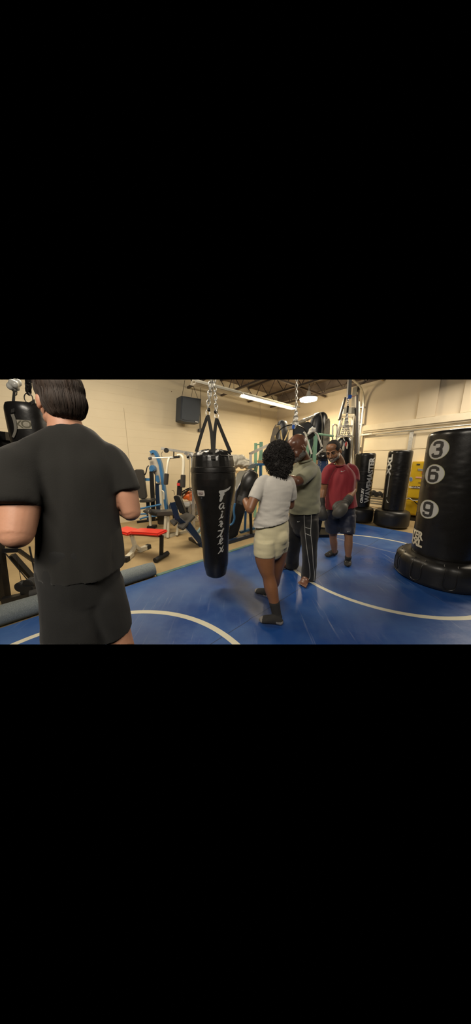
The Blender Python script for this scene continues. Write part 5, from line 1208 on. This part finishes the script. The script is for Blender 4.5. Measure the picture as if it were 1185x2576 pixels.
    s.limb([P(675, 1207, 2.0), P(660, 1214, 1.98), P(647, 1236, 1.945), P(639, 1256, 1.92)], [(.05, .05), (.060, .058), (.058, .060), (.058, .062)], side=(1, 0, 0), seg=22, balls=False)
    s.limb([P(712, 1206, 2.04), P(726, 1213, 2.06), P(732, 1236, 2.09), P(734, 1254, 2.12)], [(.05, .05), (.056, .055), (.054, .056), (.052, .056)], side=(1, 0, 0), seg=22, balls=False)
    def fn(me):
        wrinkle(9, .006, (1, 1, 3.2), 1, lambda c: .3+1.6*max(0, (1.22-c.z)*3) if c.z < 1.3 else .35)(me)
        a = P(637, 1328, 1.95); b = P(727, 1299, 2.08); no = (b-a).cross(V((0, 1, 0))); no = no if no.z < 0 else -no; cut(me, a, no)
    s.build('t_shirt', fabric('white_shirt', (.52, .50, .46)), t, remesh=.008, sm=4, fn=fn)
    # hair
    s = MB(); 
    for dx, dy, dz, r in ((0, -.02, .04, .103), (-.03, -.03, .0, .097), (.03, -.03, -.01, .097), (-.025, -.05, -.07, .082), (.03, -.06, -.09, .075), (.0, -.07, -.14, .062), (-.05, 0, .0, .08), (.055, 0, -.02, .08), (.02, -.07, -.195, .036), (-.03, -.07, -.165, .032)): s.ball(hc+V((dx, dy, dz)), r, 16, 12)
    def curly(me):
        nn = [v.normal.copy() for v in me.vertices]
        for v, n in zip(me.vertices, nn):
            p = v.co*30; w = .0015*noise.noise(p)+.008*noise.noise(v.co*9); v.co += n*w
    hr = s.build('hair', mat('dark_curly_hair', (.010, .008, .007), .75, bump=.3, bscale=160), t, remesh=.0055, sm=1, fn=curly)
    curls(hr, ROOT[t.name], 2600, .022, .0017, 'curls')
    M_gl = mat('black_glove_leather', (.018, .017, .016), .42, bump=.08, bscale=40)
    glove(lw+V((0, .0, .015)), (.33, .15, .93), (-.4, -.9, .2), 1.02, t, M_gl)
    glove(rw, (-.2, .4, .9), (.3, .9, -.3), 1.0, t, M_gl)
woman()
# ---- the bald man in grey-green, arms folded
def greyman():
    t = thing('person', 'bald bearded man in grey-green t-shirt and black striped track trousers, barefoot, arms folded', 'person', G(752, 1455))
    Rt = frame((-.80, -.55, 0)); sd = Rt @ V((1, 0, 0)); fw = Rt @ V((0, 1, 0)); s = MB()
    # sd: his right-hand side; his left faces the camera
    pel = P(763, 1300, 2.72); wai = P(762, 1258, 2.70); che = P(766, 1198, 2.70); shc = P(768, 1168, 2.70); hc = P(750, 1127, 2.60)
    s.limb([pel, wai, (wai+che)/2, che, shc], [(.165, .145), (.17, .155), (.17, .14), (.165, .105), (.09, .065)], side=sd)
    s.limb([shc+V((0, 0, -.0)), P(766, 1155, 2.68), hc+V((.03, .03, -.03))], [(.066, .062), (.064, .064), (.06, .064)], side=sd)
    Rh = frame((-.83, -.25, -.52)); head(s, hc, Rh, 1.2)
    ls = P(781, 1184, 2.58); le = P(750, 1212, 2.42); lw = P(722, 1200, 2.52)
    rs = P(752, 1178, 2.82); re = P(716, 1222, 2.75); rw = P(742, 1208, 2.55)
    s.limb([ls, (ls+le)/2, le], [(.05, .05), (.058, .058), (.05, .052)]); s.limb([le, le*.5+lw*.5, lw], [(.05, .052), (.045, .044), (.032, .03)])
    s.limb([rs, (rs+re)/2, re], [(.045, .045), (.05, .05), (.046, .048)]); s.limb([re, re*.5+rw*.5, rw], [(.048, .05), (.044, .042), (.032, .03)])
    hand(s, lw, frame((lw-le).normalized(), (0, .4, 1)), 1.05, .5, 1); hand(s, rw, frame((rw-re).normalized(), (-.4, -.6, .6)), 1.05, .5, -1)
    nh = P(776, 1310, 2.65); nk = P(778, 1385, 2.60); na = P(775, 1455, 2.64); fh = P(748, 1308, 2.85); fk = P(738, 1370, 2.88); fa = P(733, 1418, 3.02)
    s.limb([nh, (nh+nk)/2, nk, (nk+na)/2, na], [(.09, .09), (.08, .08), (.06, .06), (.055, .055), (.04, .042)], side=sd); s.limb([fh, (fh+fk)/2, fk, (fk+fa)/2, fa], [(.09, .09), (.08, .08), (.06, .06), (.055, .055), (.04, .042)], side=sd)
    heel = G(778, 1457); toe = G(758, 1476); foot(s, na, heel, toe, toes=1, side=1, k=1.25); heel2 = G(737, 1428); toe2 = G(692, 1431); foot(s, fa, heel2, toe2, toes=1, side=-1, k=1.15)
    b = s.build('body', SK_g, t, remesh=.006, sm=2)
    face_parts(hc, Rh, 1.2, t, mat('brow_dark', (.01, .008, .007), .8), mat('lip_brown', (.12, .05, .04), .5))
    s = MB(); f = lambda x, y, z: hc+Rh @ (V((x, y, z))*1.2)
    s.ball(f(0, .044, -.078), tuple(q*1.2 for q in (.053, .05, .036)), 18, 12, rot=Rh); s.ball(f(0, .078, -.09), tuple(q*1.2 for q in (.028, .024, .022)), 14, 10, rot=Rh)
    for q in (-1, 1): s.ball(f(q*.05, .02, -.062), tuple(x*1.2 for x in (.021, .045, .03)), 14, 10, rot=Rh)
    s.build('beard', mat('grizzled_beard', (.05, .045, .04), .9, bump=.6, bscale=200, vscale=90, col2=(.14, .13, .12)), t, remesh=.006, sm=1)
    # trousers
    s = MB()
    s.limb([P(764, 1276, 2.71), P(763, 1300, 2.72), P(763, 1325, 2.73)], [(.178, .165), (.182, .165), (.165, .14)], side=sd, seg=28)
    s.limb([nh+V((0, 0, .05)), nh, P(778, 1345, 2.62), P(779, 1385, 2.60), P(778, 1420, 2.62), P(776, 1452, 2.64), P(777, 1463, 2.62)], [(.11, .12), (.12, .125), (.108, .11), (.092, .095), (.088, .092), (.092, .095), (.085, .09)], side=sd, seg=24, balls=False)
    s.limb([fh+V((0, 0, .05)), fh, P(741, 1345, 2.86), P(738, 1375, 2.88), P(735, 1405, 2.97), P(735, 1422, 3.0), P(738, 1427, 3.01)], [(.11, .12), (.12, .125), (.108, .11), (.095, .1), (.092, .1), (.095, .11), (.085, .1)], side=sd, seg=24, balls=False)
    def lift(me):
        wrinkle(6, .008, (1, 1, 1.2), 5)(me)
        for v in me.vertices: v.co.z = max(v.co.z, .022)
    tr = s.build('track_trousers', fabric('black_track_fabric', (.008, .008, .0078), .7, .1), t, remesh=.009, sm=3, fn=lift)
    # white piping on the trousers: drawn on the surface by nearest points
    me = tr.data; inv = ROOT[t.name]; pts_w = [(inv @ v.co, v.normal.copy()) for v in me.vertices]
    def pipe_line(px, parent):
        out = []
        for x, y in px:
            best = None; d = ray(x, y).normalized(); o = V((0, 0, H))
            for p, n in pts_w:
                if n.dot(d) > -.05: continue
                w = p-o; l = w.dot(d); e = (w-d*l).length
                if e < .02 and (best is None or l < best[0]-.03): best = (l, e)
            l = best[0] if best else 2.5; q = o+d*(l-.009); q.z = max(q.z, .012); out.append(q)
        s = MB(); s.tube(out, .0032, seg=5, smooth=3); s.build('white_piping', M_letter, parent)
    pipe_line([(765, 1293), (765.5, 1310), (767, 1330), (768, 1345), (771, 1370), (774, 1395), (778, 1420), (780, 1445), (778, 1456), (770, 1461)], t)
    pipe_line([(783, 1292), (783, 1310), (782, 1330), (782, 1345), (785, 1370), (787, 1395), (788, 1420), (791, 1440), (790, 1462)], t)
    pipe_line([(768, 1326), (775, 1329), (782, 1330)], t); pipe_line([(768, 1342), (775, 1345), (782, 1347.5)], t)
    d = ray(751.5, 1312); q = V((0, 0, H))+d*(2.50/d.y); swoosh(t, q+V((0, 0, .0)), V((1, 0, 0)), V((0, 0, 1)), .035)
    # t-shirt
    s = MB()
    s.limb([P(763, 1284, 2.71), P(763, 1262, 2.70), P(763, 1235, 2.70), P(768, 1200, 2.70), P(770, 1178, 2.70), P(769, 1160, 2.69)], [(.205, .205), (.200, .200), (.195, .180), (.205, .150), (.165, .12), (.07, .07)], side=sd, seg=34, balls=False)
    s.limb([P(776, 1172, 2.64), ls, P(772, 1194, 2.48), P(757, 1206, 2.42)], [(.07, .07), (.078, .078), (.074, .078), (.073, .078)], side=(0, 0, 1), seg=24, balls=False)
    s.limb([P(760, 1172, 2.75), rs, P(735, 1194, 2.79), P(727, 1204, 2.77)], [(.07, .07), (.075, .078), (.072, .076), (.072, .076)], side=(0, 0, 1), seg=24, balls=False)
    s.build('t_shirt', fabric('grey_green_shirt', (.215, .215, .145)), t, remesh=.008, sm=3, fn=wrinkle(6, .013, (1, 1, 1.5), 2, lambda c: .4+.9*max(0, min(1, (1.35-c.z)*3))))
    s = MB(); q = P(766, 1158, 2.68); s.tube([q+sd*(.075*math.cos(a))+fw*(.075*math.sin(a))+V((0, 0, -.02*math.sin(a))) for a in [2*PI*j/24 for j in range(24)]], .012, seg=8, loop=True); s.build('collar', fabric('grey_green_shirt', (.215, .215, .145)), t)
greyman()
# ---- the man in the red shirt
def redman():
    t = thing('person', 'smiling man in dark red t-shirt and navy shorts looking down, black boxing gloves on', 'person', G(856, 1418))
    Rt = frame((-.28, -.96, 0)); sd = Rt @ V((1, 0, 0)); fw = Rt @ V((0, 1, 0)); s = MB(); Y = 3.15
    pel = P(857, 1295, Y); wai = P(856, 1260, Y); che = P(857, 1200, Y); shc = P(858, 1174, Y); hc = P(839, 1135, Y-.08)
    s.limb([pel, wai, che, shc], [(.16, .115), (.15, .105), (.165, .105), (.095, .06)], side=sd)
    s.limb([shc-V((0, 0, .01)), P(855, 1160, Y), hc+V((.035, .03, -.03))], [(.062, .058), (.058, .058), (.056, .06)], side=sd)
    Rh = frame((-.62, -.66, -.42), (-.12, 0, 1)); head(s, hc, Rh, 1.12)
    rs = P(822, 1184, Y); re = P(814, 1232, Y+.02); rw = P(809, 1262, Y-.03); ls = P(887, 1187, Y); le = P(890, 1232, Y-.05); lw = P(872, 1259, Y-.22)
    for a, b_, c in ((rs, re, rw), (ls, le, lw)):
        s.limb([a, (a+b_)/2, b_], [(.048, .048), (.052, .053), (.043, .045)]); s.limb([b_, b_*.6+c*.4, c], [(.044, .046), (.045, .042), (.03, .03)])
    rh = P(842, 1300, Y); rk = P(838, 1350, 3.28); ra = P(842, 1390, 3.42); lh = P(874, 1300, Y-.04); lk = P(877, 1352, 3.05); la = P(876, 1402, 3.08)
    for a, b_, c in ((rh, rk, ra), (lh, lk, la)):
        s.limb([a, (a+b_)/2, b_, b_*.62+c*.38, c], [(.085, .088), (.075, .08), (.054, .058), (.056, .060), (.036, .04)], side=sd)
    h1 = G(847, 1393); t1 = G(819, 1402); foot(s, ra, h1, t1); h2 = G(876, 1406); t2 = G(873.5, 1428); foot(s, la, h2, t2)
    s.build('body', SK_r, t, remesh=.006, sm=2)
    face_parts(hc, Rh, 1.12, t, mat('brow_dark', ()), mat('lip_dark', (.09, .03, .025), .5), smile=True)
    f = lambda x, y, z: hc+Rh @ (V((x, y, z))*1.12)
    s = MB(); s.ball(f(0, -.014, .041), tuple(q*1.12 for q in (.0795, .099, .088)), 26, 18, rot=Rh)
    def fn(me):
        cut(me, f(0, .055, .035), Rh @ V((0, .95, -.55))); cut(me, f(0, -.02, -.012), Rh @ V((0, .25, -1)))
    s.build('hair', mat('cropped_hair', (.018, .014, .012), .85, bump=.5, bscale=300), t, fn=fn)
    s = MB(); s.ball(f(0, .046, -.080), tuple(q*1.12 for q in (.050, .05, .034)), 18, 12, rot=Rh); s.ball(f(0, .080, -.092), tuple(q*1.12 for q in (.028, .022, .02)), 14, 10, rot=Rh)
    for q in (-1, 1): s.ball(f(q*.048, .024, -.064), tuple(x*1.12 for x in (.0205, .045, .028)), 14, 10, rot=Rh); s.limb([f(q*.003, .104, -.050), f(q*.02, .098, -.052), f(q*.031, .083, -.066)], [(.003, .004), (.006, .005), (.005, .005)], seg=8)
    s.build('beard', mat('greying_beard', (.06, .055, .05), .9, bump=.6, bscale=200, vscale=90, col2=(.24, .23, .21)), t, remesh=.005, sm=1)
    # shorts
    s = MB(); s.limb([P(857, 1272, Y), P(857, 1290, Y), P(857, 1306, Y)], [(.175, .135), (.19, .15), (.185, .14)], side=sd, seg=28)
    s.limb([rh+V((0, 0, .05)), rh, P(837, 1318, Y+.05), P(837, 1334, Y+.07)], [(.10, .12), (.11, .13), (.112, .125), (.11, .12)], side=sd, seg=24, balls=False)
    s.limb([lh+V((0, 0, .05)), lh, P(875, 1325, Y-.07), P(874, 1343, Y-.1)], [(.10, .12), (.11, .13), (.105, .12), (.095, .11)], side=sd, seg=24, balls=False)
    s.build('shorts', fabric('navy_shorts', (.010, .014, .034), .6, .1), t, remesh=.008, sm=3, fn=wrinkle(8, .010, (1, 1, 1.3), 7))
    q = P(877.5, 1337, Y-.235); swoosh(t, q, V((.98, .1, 0)), V((0, 0, 1)), .048)
    # t-shirt
    s = MB()
    s.limb([P(857, 1277, Y), P(856, 1258, Y), P(856, 1230, Y), P(857, 1204, Y), P(858, 1186, Y), P(858, 1170, Y)], [(.215, .155), (.205, .15), (.195, .145), (.195, .14), (.155, .11), (.075, .065)], side=sd, seg=34, balls=False)
    s.limb([P(840, 1172, Y), P(827, 1182, Y), P(818, 1202, Y), P(814, 1217, Y+.01)], [(.05, .05), (.066, .068), (.066, .07), (.066, .072)], side=(1, 0, 0), seg=24, balls=False)
    s.limb([P(874, 1171, Y), P(886, 1181, Y), P(891, 1197, Y), P(890, 1209, Y-.02)], [(.05, .05), (.066, .068), (.07, .074), (.072, .078)], side=(1, 0, 0), seg=24, balls=False)
    M_rs = fabric('dark_red_shirt', (.23, .012, .022), .75)
    sh = s.build('t_shirt', M_rs, t, remesh=.008, sm=3, fn=wrinkle(6, .012, (1.6, 1.6, .5), 9))
    s = MB(); q = P(852, 1167, Y-.02); s.tube([q+sd*(.075*math.cos(a))+fw*(.07*math.sin(a))+V((0, 0, -.03*math.sin(a))) for a in [2*PI*j/24 for j in range(24)]], .009, seg=8, loop=True); s.build('collar', M_rs, t)
    q = P(863, 1185, Y-.172); swoosh(t, q, V((.97, -.0, 0)), V((0, -.15, 1)), .062)
    # shoes
    M_sh = mat('charcoal_slip_on', (.022, .021, .02), .85)
    for an, h_, to in ((ra, h1, t1), (la, h2, t2)):
        s = MB(); s.limb([an+V((0, 0, .02)), an], [(.047, .05), (.046, .05)], side=sd, balls=False); foot(s, an, h_, to, k=1.18); o = s.build('shoe', M_sh, t, remesh=.007, sm=2)
        d = (to-h_).normalized(); sdv = V((d.y, -d.x, 0)); q = h_+d*((to-h_).length*.78)+V((0, 0, .058)); s = MB(); s.box(q, (.07, .008, .004), Matrix((sdv, d, V((0, 0, 1)))).transposed()); s.build('shoe_logo', M_letter, o)
    M_gl = mat('black_glove_leather', ())
    M_gr_ = mat('worn_black_glove', (.06, .058, .052), .55, bump=.08, bscale=40)
    glove(rw+V((0, 0, -.03)), (.1, -.15, -.98), (-.6, -.75, .1), 1.05, t, M_gr_)
    glove(lw+V((-.01, -.02, -.02)), (-.62, -.35, -.62), (.1, -.85, .4), 1.12, t, M_gr_)
redman()
# ---- the man in black, close to the camera
def leftman():
    t = thing('person', 'man in black t-shirt and black shorts standing closest with his back turned', 'person', P(215, 1500, 1.02))
    Rt = frame((-.45, .89, 0)); sd = Rt @ V((1, 0, 0)); fw = Rt @ V((0, 1, 0)); s = MB()
    pel = P(203, 1420, 1.02); wai = P(205, 1330, 1.03); che = P(195, 1190, 1.05); shc = P(178, 1118, 1.05); nb = P(165, 1068, 1.06); hc = P(154, 1012, 1.08)
    s.limb([pel, wai, che, shc], [(.155, .12), (.155, .12), (.17, .12), (.13, .085)], side=sd)
    s.limb([shc-V((0, 0, .03)), nb, hc+V((0, 0, -.04))], [(.10, .08), (.066, .066), (.062, .064)], side=sd)
    Rh = frame((-.80, .60, -.08)); head(s, hc, Rh, 1.02)
    rs = P(280, 1156, 1.13); re = P(331, 1288, 1.12); rw = P(282, 1262, 1.34); ls = P(62, 1170, .93); le = P(42, 1346, .80); lw = P(60, 1270, 1.03)
    s.limb([rs, (rs+re)/2+V((.01, 0, 0)), re], [(.046, .046), (.058, .062), (.044, .05)], n=6); s.limb([re, re*.6+rw*.4, rw], [(.046, .05), (.046, .046), (.032, .032)])
    s.limb([ls, (ls+le)/2, le], [(.05, .05), (.066, .068), (.052, .056)], n=6); s.limb([le, le*.6+lw*.4, lw], [(.05, .054), (.052, .052), (.034, .034)])
    hand(s, rw, frame((rw-re).normalized(), (0, .5, 1)), 1.1, .9, 1); hand(s, lw, frame((lw-le).normalized(), (0, .5, 1)), 1.1, .9, -1)
    rh = P(262, 1470, 1.06); rk = P(296, 1590, 1.06); lh = P(160, 1470, .98); lk = P(165, 1650, .98)
    s.limb([rh, (rh+rk)/2, rk, rk+V((.02, .0, -.2)), rk+V((.02, .0, -.40))], [(.09, .095), (.082, .085), (.066, .066), (.062, .062), (.045, .045)], side=sd)
    s.limb([lh, (lh+lk)/2, lk], [(.09, .095), (.082, .085), (.062, .066)], side=sd)
    s.build('body', SK_l, t, remesh=.006, sm=3, trim=True)
    f = lambda x, y, z: hc+Rh @ (V((x, y, z))*1.02)
    s = MB()
    for c, r in (((0, -.02, .045), (.087, .108, .09)), ((0, -.045, -.01), (.082, .082, .08)), ((0, .03, .085), (.078, .085, .05)), ((0, -.055, -.055), (.066, .055, .035)), ((.055, -.01, .02), (.034, .055, .045)), ((-.05, -.015, .03), (.034, .055, .035)), ((0, .075, .07), (.06, .045, .035))): s.ball(f(*c), tuple(q*1.02 for q in r), 22, 16, rot=Rh)
    def strands(me):
        nn = [v.normal.copy() for v in me.vertices]
        for v, n in zip(me.vertices, nn):
            l = Rh.transposed() @ (v.co-hc); a = math.atan2(l.x, l.y); v.co += n*(.0015*noise.noise(V((a*9, l.z*6, 1)))+.0015*noise.noise(V((a*34, l.z*8, 4)))+.003*noise.noise(v.co*9))
    M_bh = mat('brown_hair', (.036, .022, .015), .7, bump=.25, bscale=90, stretch=(1, 1, .12), var=.3, vscale=60)
    hr = s.build('hair', M_bh, t, remesh=.005, sm=6, fn=strands, trim=True)
    lines_of_hair(hr, ROOT[t.name], 1500, hc, Rh)
    M_bk = fabric('black_cotton', (.013, .0125, .0108), .95, .15)
    # shorts
    s = MB(); s.limb([P(205, 1360, 1.02), P(204, 1400, 1.02), P(205, 1450, 1.02), P(205, 1490, 1.02)], [(.165, .14), (.172, .15), (.178, .155), (.17, .15)], side=sd, seg=30)
    s.limb([rh+V((-.03, 0, .04)), rh+V((-.012, 0, 0)), P(270, 1520, 1.06), P(284, 1578, 1.08)], [(.09, .11), (.103, .125), (.102, .122), (.098, .115)], side=sd, seg=26, balls=False)
    s.limb([lh+V((.02, 0, .05)), lh+V((.02, 0, 0)), P(184, 1540, .97), P(192, 1640, .95)], [(.11, .12), (.118, .125), (.128, .13), (.13, .13)], side=sd, seg=26, balls=False)
    s.build('shorts', fabric('black_shorts', (.011, .0113, .0112), .85, .1), t, remesh=.009, sm=3, trim='bottom', fn=wrinkle(6, .008, (1, 1, .8), 4))
    # t-shirt
    s = MB()
    s.limb([P(208, 1432, 1.02), P(205, 1380, 1.02), P(200, 1300, 1.03), P(196, 1230, 1.04), P(190, 1170, 1.05), P(178, 1118, 1.05), P(166, 1084, 1.06)], [(.182, .162), (.176, .152), (.168, .142), (.175, .138), (.18, .13), (.150, .095), (.078, .075)], side=sd, seg=36, balls=False)
    s.limb([P(190, 1098, 1.07), P(240, 1126, 1.10)], [(.045, .05), (.06, .06)], side=(0, 1, 0), seg=20); s.limb([P(240, 1128, 1.10), P(281, 1152, 1.13), P(306, 1195, 1.12), P(321, 1236, 1.11)], [(.06, .06), (.066, .066), (.062, .066), (.060, .066)], side=(1, 0, 0), seg=26, balls=False)
    s.limb([P(150, 1098, 1.02), P(95, 1130, .97), P(60, 1160, .94)], [(.045, .05), (.058, .06), (.07, .07)], side=(0, 1, 0), seg=20); s.limb([P(88, 1142, .97), P(56, 1165, .92), P(44, 1218, .87), P(38, 1272, .83)], [(.06, .06), (.075, .08), (.076, .08), (.074, .08)], side=(1, 0, 0), seg=26, balls=False)
    s.build('t_shirt', M_bk, t, remesh=.009, sm=4, fn=wrinkle(6, .013, (1.5, 1.5, .55), 6))
leftman()
